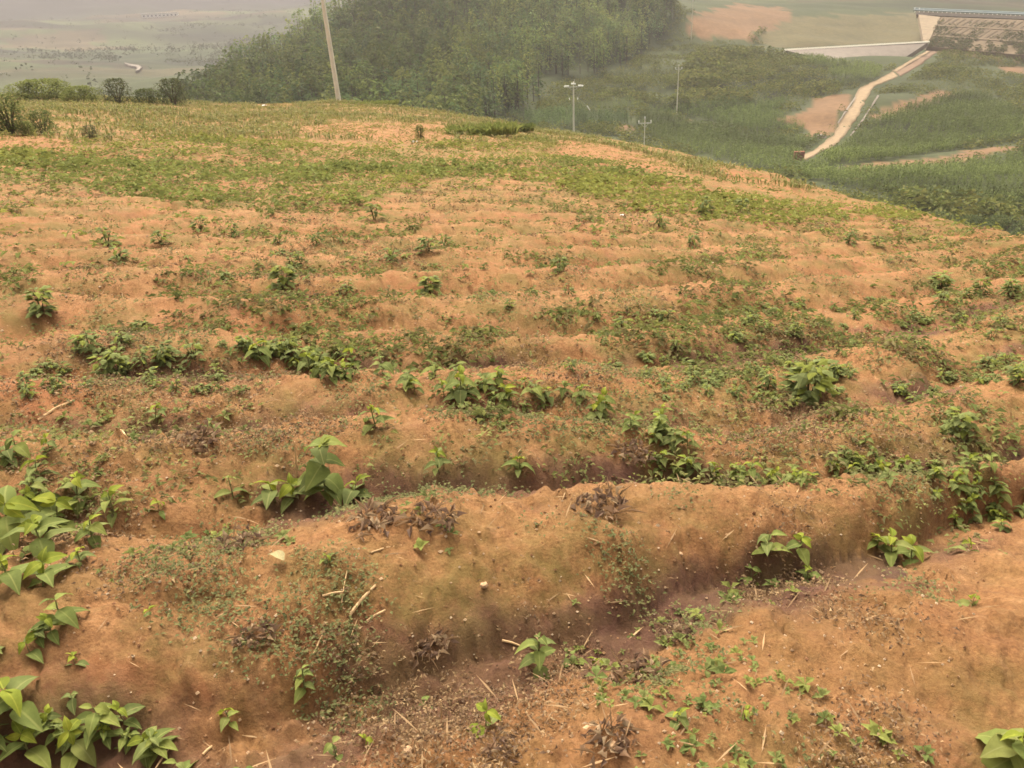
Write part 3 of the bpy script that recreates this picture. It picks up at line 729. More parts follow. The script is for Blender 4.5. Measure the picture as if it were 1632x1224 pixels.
br = empty('road_barrier', pt(1550, 24, 367), 'pale blue barrier with white posts along the top of the embankment', 'barrier')
kid(slab('deck_edge', [(1460, 18.5, 368), (1900, 36, 358), (1900, 41, 357), (1460, 23.5, 367)], 2.0, WALLC), br)
mb = MB(); mb.tube([pt(1456, 13, 368), pt(1900, 31, 358)], 0.22, 4); kid(obj('rail', mb.mesh('rail', BLUE)), br)
mb = MB(); mb.tube([pt(1456, 15.6, 367.6), pt(1900, 33.4, 357.6)], 0.32, 4); kid(obj('rail', mb.mesh('rail', BLUE)), br)
for i in range(60):
    t = i / 59; x0 = 1458 + t * 430
    mb = MB(); mb.tube([pt(x0, 19.5 + t * 17.4, 367.5 - t * 9.6), pt(x0, 12.2 + t * 17.4, 367.5 - t * 9.6)], 0.16, 4)
    kid(obj('post', mb.mesh('post', WHITE)), br)

# long white building far off
g = vhit([226, 272], [29, 26], 300, 2000); p0 = g[0]; p1 = g[1]; p1 = p0 + (p1 - p0) / np.linalg.norm((p1 - p0)[:2]) * 46; p1[2] = p0[2]
dv = (p1 - p0) / np.linalg.norm(p1 - p0); nv_ = np.array([-dv[1], dv[0], 0])
TM = np.eye(4); TM[:3, 0] = dv; TM[:3, 1] = nv_; TM[:3, 2] = (0, 0, 1); TM[:3, 3] = p0
bd = empty('farm_building', p0, 'long low white building far off below the blue hills', 'building')
mb = MB(); mb.box((0, 0, -4), (46, 9, 4.4), TM); kid(obj('wall', mb.mesh('wall', WHITE)), bd)
mb = MB(); mb.box((-0.6, -0.6, 4.4), (46.6, 9.6, 5.2), TM); kid(obj('roof', mb.mesh('roof', STEEL)), bd)
for i in range(9):
    mb = MB(); mb.box((2 + i * 5, -0.12, 1.4), (4.4 + i * 5, 0.02, 3.2), TM); kid(obj('window', mb.mesh('window', plain('dark_glass', (0.06, 0.07, 0.08)) if i == 0 else bpy.data.materials['dark_glass'])), bd)

# brick heap at the road end and small pale things in the valley
g = vhit([1272], [255])[0]
hp = empty('brick_heap', g, 'small red-brown stack of bricks at the lower end of the dirt road', 'brick heap')
for k in range(3):
    for j in range(5):
        mb = MB(); mb.box((-2.1 + j * 0.85 + 0.1 * k, -0.7 + 0.1 * k, k * 0.65), (-1.35 + j * 0.85 + 0.1 * k - 0.05, 0.7 - 0.1 * k, k * 0.65 + 0.62)); obj('brick_block', mb.mesh('brick_block', BRICKY), hp)
hp.scale = (0.42, 0.6, 0.75)
def boulder_mesh(name, mat, seed, sq=0.7):
    r = np.random.default_rng(seed); th = np.linspace(0, math.pi, 5)[1:-1]; an = np.arange(7) * 2 * math.pi / 7
    v = [[0, 0, sq]] + [[math.sin(t) * math.cos(a), math.sin(t) * math.sin(a), math.cos(t) * sq] for t in th for a in an] + [[0, 0, -sq]]
    v = np.array(v) * (1 + r.uniform(-.22, .22, (len(v), 1)))
    q = [[1 + i * 7 + j, 1 + i * 7 + (j + 1) % 7, 1 + (i + 1) * 7 + (j + 1) % 7, 1 + (i + 1) * 7 + j] for i in range(2) for j in range(7)]
    t3 = [[0, 1 + (j + 1) % 7, 1 + j] for j in range(7)] + [[22, 15 + j, 15 + (j + 1) % 7] for j in range(7)]
    return mesh(name, v, [np.array(q)[:, ::-1], np.array(t3)[:, ::-1]], [mat], shade=False)
for (px_, py_, s, lab) in ((1306, 219, 1.1, 'pale white boulder beside the bend of the dirt road'), (1341, 270, 0.8, 'white lump at the tip of the bare orange strip in the maize')):
    g = vhit([px_], [py_])[0]; o = obj('boulder', boulder_mesh('boulder', WALLC, int(px_)), None, g, lab, 'boulder'); o.scale = (s * 1.5, s, s)

# ------------------------------------------------------------------ poles
def pole_mesh(H, r0, r1, n=12):
    mb = MB(); t = np.linspace(0, 1, 6); mb.tube(np.stack([0 * t, 0 * t, -0.4 + t * (H + 0.4)], -1), r0 + (r1 - r0) * t, n); return mb.mesh('shaft', CONC, shade=True)
q0 = pt(540, 161, 58.5); q0[2] = field_z(q0[0], q0[1]) 
P1 = empty('concrete_pole', q0, 'tall plain concrete pole leaning left on the crest of the knoll', 'pole', 'utility poles')
obj('shaft', pole_mesh(10.5, 0.165, 0.105), P1); P1.rotation_euler = (0, math.radians(-2.0), 0)
mb = MB(); mb.box((-0.8, -0.05, 9.9), (0.8, 0.05, 10.0)); obj('crossarm', mb.mesh('crossarm', STEEL), P1)

def insul(mb, a, b, r=0.13, n=5):
    a = np.array(a, float); b = np.array(b, float); t = np.linspace(0, 1, 2 * n + 1); mb.tube(a + (b - a) * t[:, None], np.where(np.arange(2 * n + 1) % 2 == 0, r * 0.5, r), 8)
def utility_pole(px_, top, dist, arm, lab, big=False, r=0.15, lean=0.0):
    tp = pt(px_, top, dist); base = tp.copy(); base[2] = valley_z(base[0], base[1])
    H = tp[2] - base[2]
    e = empty('utility_pole', base, lab, 'utility pole', 'utility poles')
    obj('shaft', pole_mesh(H, r, r * 0.62, 10), e)
    ah = H - (0.75 if not big else 0.95)
    mb = MB(); mb.box((-arm, -0.06, ah), (arm, 0.06, ah + 0.12)); obj('crossarm', mb.mesh('crossarm', STEEL), e)
    for s in (-1, 1):
        mb = MB(); mb.tube([(0, 0.02, ah - 0.6), (s * arm * 0.6, 0.02, ah)], 0.025, 4); obj('brace', mb.mesh('brace', STEEL), e)
        mb = MB()
        if big: insul(mb, (s * (arm - 0.75), -0.1, ah + 0.24), (s * (arm + 0.15), -0.1, ah + 0.18), 0.2, 5)
        else: insul(mb, (s * (arm - 0.06), 0, ah + 0.12), (s * (arm - 0.06), 0, ah + 0.5), 0.09, 3)
        obj('insulator', mb.mesh('insulator', PORC), e)
    mb = MB()
    if big: insul(mb, (-0.42, -0.12, ah + 0.62), (0.38, -0.12, ah + 0.52), 0.2, 4)
    else: insul(mb, (0, 0, H), (0, 0, H + 0.3), 0.08, 3)
    obj('insulator', mb.mesh('insulator', PORC), e)
    if big:
        mb = MB(); mb.tube([(0.1, 0, H - 0.3), (0.13, 0, H + 0.35)], 0.04, 5); obj('finial', mb.mesh('finial', STEEL), e)
        for s in (-1, 1):
            mb = MB(); insul(mb, (s * 0.7, 0, ah - 2.1), (s * 0.75, 0, ah - 1.75), 0.11, 3); obj('insulator', mb.mesh('insulator', PORC), e)
            mb = MB(); mb.tube([(s * 0.7, 0, ah - 1.75), (s * 1.2, -0.05, ah - 0.9), (s * (arm - 0.5), -0.08, ah + 0.1)], 0.012, 3); obj('jumper', mb.mesh('jumper', STEEL), e)
        mb = MB(); mb.tube([(0, 0, ah - 0.2), (4.5, 0.3, ah - 6.2), (8.5, 0.6, -0.2)], 0.006, 3); gw = obj('guy_wire', mb.mesh('guy_wire', STEEL), e)
        mb = MB(); insul(mb, (2.4, 0.17, ah - 3.2), (2.95, 0.2, ah - 4.0), 0.1, 3); obj('insulator', mb.mesh('insulator', PORC), gw)
    return e
utility_pole(914, 130, 152, 1.55, 'concrete utility pole with white insulators behind the crest', True, 0.19)
utility_pole(1028, 189, 132, 1.0, 'shorter slim pole with a crossarm among the maize below the crest', False, 0.10)
utility_pole(1082, 105, 198, 0.75, 'slender pole with a crossarm left of the scrub mound', False, 0.13)
utility_pole(1105, -6, 300, 0.8, 'faint hazy pole in front of the orange bare slope', False, 0.13)

# ------------------------------------------------------------------ haze
hz = bpy.data.materials.new('haze'); hz.use_nodes = True
n = hz.node_tree.nodes; n.clear(); out = n.new('ShaderNodeOutputMaterial'); pv = n.new('ShaderNodeVolumePrincipled')
pv.inputs['Color'].default_value = (0.30, 0.282, 0.305, 1); pv.inputs['Density'].default_value = 0.00085; pv.inputs['Anisotropy'].default_value = 0.25
hz.node_tree.links.new(pv.outputs[0], out.inputs['Volume'])
mb = MB(); mb.box((-3200, -400, -140), (3200, 3300, 125)); obj('haze', mb.mesh('haze', hz), kind='stuff')
print('SETTING DONE', SA, SB)

# ------------------------------------------------------------------ field plants
def leaf_mesh(name, mat, wr=0.5, fold=0.22, droop=0.32, wave=0.02, n=6, seed=0):
    """one ovate leaf, length 1 along +x, stalk at the origin: 40 triangles"""
    r = np.random.default_rng(seed)
    t = np.linspace(0, 1, n + 1); wprof = np.clip(np.sin(np.pi * np.power(t, 0.78)), 0, 1) ** 0.85 * (1 - 0.25 * t)
    wprof[0] = 0.035; wprof[-1] = 0.012
    s = np.array([-1, -0.5, 0, 0.5, 1.0])
    x = t[:, None] + 0 * s; y = wprof[:, None] * s * wr * 0.55
    z = fold * np.abs(y) - droop * t[:, None] ** 2 + 0.10 * np.sin(np.pi * t)[:, None] + wave * np.sin(t[:, None] * 17 + seed) * np.abs(s) + r.uniform(-.01, .01, x.shape) * np.abs(s)
    v = np.stack([x, y, z], -1).reshape(-1, 3); m = 5; I = np.arange((n + 1) * m).reshape(n + 1, m)
    q = np.stack([I[:-1, :-1], I[1:, :-1], I[1:, 1:], I[:-1, 1:]], -1).reshape(-1, 4)
    return mesh(name, v, [q], [mat])
def lobed_leaf(name, mat):
    me = leaf_mesh(name, mat, 0.95, 0.15, 0.45, 0.03, 6, 3); return me
LM = {k: [leaf_mesh('leaf', LEAF[mi], w_, f_, d_, 0.015, 5, i) for i, (w_, f_, d_) in enumerate(((0.55, 0.3, 0.25), (0.62, 0.15, 0.42), (0.5, 0.4, 0.12)))]
      for k, mi in (('g', 0), ('d', 1), ('l', 2))}
BIGL = [leaf_mesh('leaf', LEAF[i % 2], 0.85, 0.22, 0.55, 0.03, 6, 20 + i) for i in range(3)]
STM = []
for i in range(4):
    mb = MB(); t = np.linspace(0, 1, 5); b_ = random.uniform(-.12, .12)
    mb.tube(np.stack([b_ * t * t, 0.08 * np.sin(t * 3 + i) * 0.5, t], -1), np.linspace(0.035, 0.016, 5), 5); STM.append((mb.mesh('stem', STEM, shade=True), b_, i))

def place_leaf(par, loc, yaw, pitch, L, me, roll=0.0):
    o = bpy.data.objects.new('leaf', me); COL.objects.link(o); o.parent = par
    o.location = loc; o.rotation_mode = 'ZYX'; o.rotation_euler = (roll, -pitch, yaw); o.scale = (L, L, L); return o

def broad_weed(loc, H, pairs, L, label, group=None, tip=True, spread=1.0, kind='g', name='broadleaf_weed', cat='weed', lean=None, big=False):
    e = empty(name, loc, label, cat, group)
    me, b_, i_ = random.choice(STM)
    e.rotation_euler = (random.uniform(-.12, .12), random.uniform(-.12, .12), random.uniform(0, 6.28))
    if lean: e.rotation_euler = lean
    st = obj('stem', me, e); th = max(0.35, min(1.0, 0.14 / H)) * H; st.scale = (th, th, H)
    y0 = random.uniform(0, 3)
    for k in range(pairs):
        t = 0.25 + 0.72 * (k / max(1, pairs - 1)) if pairs > 1 else 0.8
        Lk = L * (0.75 + 0.45 * math.sin(math.pi * (0.25 + 0.6 * t))) * (1 if t < .9 else 0.8)
        pit = (-0.08 + 0.5 * t ** 2) / spread
        for sgn in (0, 1):
            yaw = y0 + sgn * math.pi + k * 1.57 + random.uniform(-.35, .35)
            src = BIGL if big else LM[kind if random.random() < 0.7 else 'd']
            if tip and k == pairs - 1: src = LM['l']
            place_leaf(e, (b_ * t * t * th + random.uniform(-.003, .003), 0.04 * math.sin(t * 3 + i_) * th, t * H), yaw, pit + random.uniform(-.25, .25), Lk * random.uniform(.8, 1.15), random.choice(src), random.uniform(-.3, .3))
    if tip:
        for j in range(2):
            place_leaf(e, (b_ * th, 0.04 * math.sin(3 + i_) * th, H * 0.97), y0 + 0.8 + j * math.pi, random.uniform(0.9, 1.3), L * 0.55, random.choice(LM['l']))
    return e

# single-mesh bushes of many little leaves, for the middle distance
def weed_mesh(name, nleaf, seed, tall=1.0, lime=0.2, wr=0.55):
    r = np.random.default_rng(seed)
    t = r.uniform(0.1, 1, nleaf); an = r.uniform(0, 6.283, nleaf); rad = 0.32 * r.uniform(0.1, 1, nleaf) * (1.1 - 0.6 * t)
    pos = np.stack([rad * np.cos(an), rad * np.sin(an), t * 0.72 * tall], -1)
    base = np.where((r.random(nleaf) < lime * t * 1.5)[:, None], (0.195, 0.215, 0.045), np.where(r.random(nleaf)[:, None] < 0.5, (0.175, 0.200, 0.068), (0.150, 0.172, 0.064)))
    P = leaf_cloud(pos, an + r.uniform(-.5, .5, nleaf), r.uniform(-0.3, 0.45, nleaf), r.uniform(0.24, 0.42, nleaf), wr, base * r.uniform(.8, 1.2, nleaf)[:, None], r.uniform(-.4, .4, nleaf), True, 0.3, -0.08)
    mb = MB()
    for k in range(4):
        a = k * 1.6 + seed; mb.tube([(0, 0, -0.08), (0.1 * math.cos(a), 0.1 * math.sin(a), 0.35 * tall), (0.22 * math.cos(a), 0.22 * math.sin(a), 0.68 * tall)], (0.02, 0.014, 0.008), 4)
    sv = np.vstack(mb.v); sf4 = np.vstack(mb.f4)
    return cloud_mesh(name, [P, (sv, sf4, np.tile((0.11, 0.10, 0.045), (len(sv), 1)))], FOL)
WM = [weed_mesh('leafy_weed', 34, 100 + i, 1.0 if i < 4 else 0.55) for i in range(7)]
BM = [weed_mesh('bushy_weed', 80, 200 + i, 1.25, 0.35) for i in range(3)]

def small_weed(loc, S, label, group, meshes=WM, name='leafy_weed', cat='weed'):
    o = obj(name, random.choice(meshes), None, loc, label, cat, group); o.scale = (S * random.uniform(.85, 1.25), S * random.uniform(.85, 1.25), S * random.uniform(.8, 1.15))
    o.rotation_euler = (random.uniform(-.1, .1), random.uniform(-.1, .1), random.uniform(0, 6.28)); return o

# --- the near ones, each with its own label: (px, py of foot, height in px, pairs, leaf px, options, label)
NEAR = [
 (20, 868, 95, 4, 62, {}, 'lime-tipped weed at the left edge, tallest above the leafy corner'),
 (62, 762, 40, 3, 30, {'kind': 'd'}, 'dull leafy weed at the top of the left clump below bare red soil'),
 (125, 796, 52, 3, 34, {}, 'leafy weed with pale tip at the upper right of the left clump'),
 (62, 800, 44, 4, 26, {'kind': 'd', 'tip': False}, 'dark round-leaved weed tucked inside the left clump'),
 (92, 838, 58, 3, 42, {}, 'weed with upright pale leaf and lime heart in the left clump'),
 (185, 824, 52, 4, 26, {}, 'upright narrow weed at the right tip of the left clump'),
 (70, 878, 62, 4, 44, {}, 'star-shaped weed with lime heart in the middle of the left clump'),
 (150, 868, 48, 4, 24, {}, 'small-leaved weed trailing down beside the left clump'),
 (20, 940, 60, 3, 46, {}, 'broad weed at the left edge below the star-shaped one'),
 (68, 930, 56, 3, 42, {}, 'weed with yellow spike leaf at the lower left clump'),
 (130, 905, 36, 3, 24, {'kind': 'd'}, 'little dull weed between the left clump and bare soil'),
 (100, 1000, 58, 3, 36, {'tip': False}, 'weed of rounded upright leaves alone below the left clump'),
 (45, 1035, 30, 2, 28, {}, 'small pale weed by the left edge above the corner leaves'),
 (30, 1140, 70, 3, 58, {'kind': 'g'}, 'big-leaved weed in the bottom left corner'),
 (120, 1062, 22, 2, 22, {'kind': 'd'}, 'tiny weed on red soil above the bottom left corner'),
 (118, 1118, 26, 3, 22, {'kind': 'd', 'tip': False}, 'dark little weed on a red mound at lower left'),
 (130, 1198, 64, 3, 42, {}, 'full leafy weed with lime heart near the bottom left'),
 (200, 1150, 44, 3, 28, {}, 'weed with spread leaves right of the lime-hearted one at the bottom'),
 (50, 1205, 50, 3, 40, {}, 'weed with long drooping leaves along the bottom edge at left'),
 (240, 1206, 46, 3, 30, {}, 'low leafy weed at the foot of the bottom left group'),
 (292, 1236, 40, 2, 30, {'tip': False}, 'single round upright leaf pair at the bottom edge'),
 (398, 1252, 60, 2, 38, {'tip': False}, 'two big round leaves rising from the bottom edge'),
 (368, 1158, 40, 3, 24, {}, 'compact weed in the damp hollow left of the furrow'),
 (486, 1108, 62, 5, 20, {'tip': False, 'kind': 'g'}, 'thin stacked weed standing in the dark furrow face'),
 (534, 1198, 42, 2, 28, {'tip': False}, 'three-leaved seedling near the bottom of the furrow'),
 (586, 1188, 26, 2, 18, {}, 'tiny seedling right of the three-leaved one'),
 (676, 1126, 18, 1, 24, {'tip': False}, 'two-leaved seedling spread flat beside the dry upright stalk'),
 (776, 1166, 48, 2, 34, {'kind': 'l'}, 'lime pointed weed on the near ridge edge'),
 (856, 1076, 92, 5, 32, {'tip': False}, 'tallest weed standing in the near furrow'),
 (912, 1062, 26, 2, 22, {'tip': False}, 'low weed right beside the tallest furrow weed'),
 (948, 1066, 22, 2, 20, {}, 'low pale weed second to the right of the tallest furrow weed'),
 (1222, 886, 44, 3, 34, {'tip': False}, 'weed with one drooping big leaf on the far furrow bank'),
 (1272, 880, 32, 3, 26, {}, 'weed right of the drooping-leaf one on the furrow bank'),
 (1198, 918, 24, 2, 24, {'tip': False}, 'small weed just above the purple damp furrow bed'),
 (1285, 928, 34, 3, 20, {}, 'spindly weed over the purple damp furrow bed'),
 (1420, 892, 46, 3, 32, {}, 'left leafy weed of the clump closing the damp furrow'),
 (1452, 898, 40, 3, 34, {}, 'right leafy weed of the clump closing the damp furrow'),
 (1398, 872, 30, 3, 24, {}, 'back leafy weed of the clump closing the damp furrow'),
 (1540, 884, 24, 2, 24, {}, 'low weed on the furrow lip at right'),
 (1602, 1222, 92, 5, 44, {'big': True}, 'large broad-leaved weed in the bottom right corner'),
 (1186, 1146, 36, 2, 22, {}, 'single seedling in the middle of the near bare ridge'),
 (1405, 1178, 30, 3, 16, {}, 'small seedling in the lower right of the near bare ridge'),
 (1550, 962, 26, 2, 24, {}, 'pale seedling alone on the right of the near bare ridge'),
 (1078, 1152, 34, 3, 24, {'kind': 'd'}, 'seedling beside dead litter on the near ridge'),
 (370, 792, 40, 2, 26, {'tip': False}, 'slender weed with two open leaves in the second furrow'),
 (255, 818, 24, 2, 24, {}, 'low seedling right of the left clump'),
 (598, 686, 46, 4, 26, {}, 'bright upright weed behind the big-leaved plant'),
 (700, 756, 46, 4, 20, {'kind': 'd'}, 'slim weed on the ridge face right of the big-leaved plant'),
 (826, 752, 32, 3, 22, {}, 'weed at the dark notch of the second furrow'),
 (345, 700, 46, 4, 16, {'kind': 'd', 'tip': False}, 'thin feathery weed among brown litter on the left ridge'),
 (250, 676, 34, 3, 20, {'kind': 'd'}, 'dull weed near brown litter on the left ridge'),
 (525, 905, 26, 3, 16, {}, 'small weed on the bare ridge below the big-leaved plant'),
 (735, 640, 60, 4, 26, {}, 'tall weed at the middle of the dense green band'),
 (240, 985, 22, 2, 20, {'kind': 'd'}, 'pale flat seedling on the bare lower left ridge'),
]
def scale_at(g): return float(np.dot(g, FW)) / FPX          # metres per pixel at a point
npx = np.array([(a[0], a[1]) for a in NEAR], float); gq, ok = hit(npx[:, 0], npx[:, 1])
for a, g, k in zip(NEAR, gq, ok):
    s = scale_at(g); broad_weed(g - np.array([0, 0, 0.01]), a[2] * s * 0.9, a[3], a[4] * s * 1.05, a[6], **a[5])
# the big-leaved plant of the second furrow: tall stem, large drooping leaves
g = hit([520], [796])[0][0]; s = scale_at(g)
bp_ = broad_weed(g, 105 * s, 2, 36 * s, 'big drooping-leaved plant standing in the second furrow', big=True, name='broadleaf_plant', cat='plant', lean=(0, 0.03, 0))
for yaw, pit, L, zz in ((-1.75, -0.5, 46, 66), (-2.3, -0.45, 42, 44), (-0.4, -0.3, 44, 42), (-0.05, -0.1, 32, 30), (3.3, -0.3, 46, 40), (2.6, 0.1, 36, 100), (0.4, 0.15, 40, 100), (-1.3, 0.2, 34, 98), (-2.9, -0.05, 34, 22), (-1.0, -0.1, 28, 18), (2.9, -0.2, 38, 66), (0.1, 0.1, 34, 72)):
    place_leaf(bp_, (0, 0, zz * s), yaw, pit, L * s, random.choice(BIGL), random.uniform(-.2, .2))
for a, lab in ((438, 'low leafy companion left of the big-leaved plant'), (468, 'ground-hugging leafy companion touching the big-leaved plant'), (566, 'small leafy companion right of the big-leaved plant')):
    g = hit([a], [800])[0][0]; broad_weed(g, 34 * s, 3, 34 * s, lab, kind='d')

# --- bands and scatters: (centre line in pixels, spread px, count, size px, label, group)
def band(line, spread, cnt, size, label, group, detailed):
    L_ = np.array(line, float); c = np.r_[0, np.cumsum(np.hypot(*np.diff(L_, axis=0).T))]; c /= c[-1]
    t = U(0, 1, cnt); px = np.interp(t, c, L_[:, 0]) + rng.normal(0, spread * 1.2, cnt); off = rng.normal(0, spread * 0.55, cnt); py = np.interp(t, c, L_[:, 1]) + off
    g, ok = hit(px, py)
    for k in range(cnt):
        if not ok[k] or g[k][1] > 80: continue
        s = scale_at(g[k]); z_ = size * s * random.uniform(0.65, 1.35)
        zone = ('left end', 'left half', 'right half', 'right end')[min(3, int(t[k] * 4))] if cnt > 11 else ('left half', 'right half')[int(t[k] * 1.99)]
        row = ', back row' if off[k] < -spread * 0.25 else (', front row' if off[k] > spread * 0.25 else ', middle row')
        lab_k = f'{label}, {zone}' + (row if cnt > 11 else '')
        if detailed: broad_weed(g[k], z_ * 0.8, random.choice((3, 4, 4)), z_ * 0.6, lab_k, group, kind=random.choice('gggd'), tip=random.random() < 0.4)
        else: small_weed(g[k] - np.array([0, 0, 0.02 * z_]), z_ * 0.95, lab_k, group)
band([(440, 578), (560, 606), (700, 618), (800, 628), (872, 650)], 22, 44, 28, 'leafy weed in the dense middle band of the field', 'weeds of the middle band', True)
band([(935, 655), (1000, 672), (1085, 712)], 15, 18, 26, 'leafy weed in the short band right of centre', 'weeds of the short right band', True)
band([(1050, 748), (1150, 762), (1290, 778)], 13, 20, 27, 'leafy weed in the row along the second furrow', 'weeds of the second furrow row', True)
band([(1330, 735), (1450, 755), (1560, 775), (1640, 800)], 24, 44, 25, 'leafy weed in the dense right edge patch', 'weeds of the right patch', True)
band([(1530, 820), (1640, 835)], 18, 14, 24, 'leafy weed at right just above the near ridge', 'weeds above the near ridge', True)
band([(0, 1185), (90, 1170), (200, 1200), (300, 1215)], 26, 13, 44, 'leafy weed along the bottom left corner', 'weeds of the bottom left corner', True)
band([(20, 720), (60, 820), (110, 860), (60, 960), (20, 1080)], 34, 13, 38, 'leafy weed in the thick left edge clump', 'weeds of the left edge clump', True)
band([(165, 545), (210, 590), (310, 590), (330, 640), (250, 640)], 28, 22, 34, 'leafy weed among brown litter at left', 'weeds of the left litter patch', False)
band([(360, 545), (470, 560), (530, 575)], 20, 16, 34, 'leafy weed at the left start of the middle band', 'weeds left of the middle band', False)
band([(0, 600), (60, 610), (100, 610), (40, 650)], 22, 12, 26, 'small weed on bare red soil at left', 'weeds by the red soil', False)
band([(950, 585), (1080, 600), (1180, 640), (1300, 640)], 26, 26, 26, 'small weed between ridges right of centre', 'weeds right of centre', False)
band([(1170, 610), (1250, 585), (1350, 600)], 16, 16, 30, 'leafy weed around the tall bushy weed', 'weeds round the bushy weed', False)
band([(1380, 640), (1480, 620), (1560, 590), (1632, 590)], 16, 20, 28, 'weed along the furrow rising at right', 'weeds of the rising furrow', False)
band([(1000, 560), (1200, 520), (1400, 500), (1600, 500)], 40, 44, 22, 'small weed on ridges above the bushy weed', 'weeds of the upper right ridges', False)
band([(400, 425), (520, 415), (560, 460), (470, 450)], 40, 12, 22, 'small weed dotted over the bare upper left ridges', 'weeds of the upper left ridges', False)
SING = [(172, 392, 34, 'double leafy tuft high on the left bare slope'), (190, 418, 30, 'leafy tuft just below the double tuft on the left slope'), (258, 390, 28, 'round leafy tuft right of the double tuft'), (320, 368, 26, 'wide low tuft in the upper left row'),
 (373, 378, 26, 'low tuft right of the wide one in the upper left row'), (445, 388, 20, 'small tuft in the middle of the upper left row'), (505, 388, 18, 'small tuft at the right end of the upper left row'), (452, 462, 40, 'upright leafy tuft left of the round bush on bare soil'),
 (555, 466, 24, 'lone lime tuft between two larger ones on bare soil'), (622, 418, 28, 'tuft below left of the leafy pair at upper centre'), (683, 404, 32, 'left tuft of the leafy pair at upper centre'), (708, 396, 28, 'right tuft of the leafy pair at upper centre'),
 (597, 352, 32, 'tuft standing at the lower edge of the green strip'), (68, 500, 46, 'pale spreading tuft at the left edge of the slope'), (1060, 516, 26, 'lone tuft beside the sharp furrow at right of centre'), (1200, 518, 24, 'low tuft on the sharp furrow edge'),
 (1352, 388, 24, 'left tuft of two near the crest at right'), (1397, 394, 22, 'right tuft of two near the crest at right'), (1105, 388, 22, 'tuft on bare soil under the green crest strip'), (1050, 362, 28, 'tuft at the edge of the green crest strip'),
 (892, 432, 26, 'tuft on the narrow ridges at centre'), (812, 492, 22, 'small tuft below the narrow ridges at centre'), (906, 470, 20, 'small tuft between two narrow furrows at centre'), (990, 526, 26, 'dull tuft on the sharp furrow left of the lone one'),
 (1180, 335, 26, 'dark tuft poking out of the green crest strip'), (1120, 342, 30, 'wide tuft in the lower green crest strip'), (505, 588, 34, 'leafy tuft above the dense middle band'), (190, 590, 40, 'broad leafy tuft beside brown litter at left'), (310, 575, 36, 'grey-green tuft above the brown litter at left')]
gq, ok = hit([a[0] for a in SING], [a[1] for a in SING])
for a, g in zip(SING, gq): small_weed(g - np.array([0, 0, 0.01]), a[2] * scale_at(g) * 1.15, a[3], None, WM[:4] if a[2] < 40 else BM, 'leafy_weed')
for px_, py_, hp_, lab in ((1290, 632, 82, 'tall bushy weed with lime top, largest on the right half of the field'), (685, 470, 42, 'round bush standing alone on the bare upper slope'), (1525, 688, 52, 'bushy weed alone on the ridge by the right edge'),
                           (1500, 458, 42, 'bushy weed on the upper right ridge, left of two dark ones'), (1562, 474, 32, 'left dark bushy weed near the right edge'), (1607, 472, 36, 'right dark bushy weed near the right edge'), (1622, 612, 40, 'bushy weed cut by the right edge above the rising furrow')):
    g = hit([px_], [py_])[0][0]; small_weed(g, hp_ * scale_at(g) * 0.95, lab, None, BM, 'bushy_weed')

# --- stuff: seas of small leaves that nobody could count
def ground_samples(n, r0, r1, p0=-36, p1=36, power=1.0):
    r = r0 * np.power(r1 / r0, np.power(U(0, 1, n), power)); p = np.radians(U(p0, p1, n)); return r * np.sin(p), r * np.cos(p)

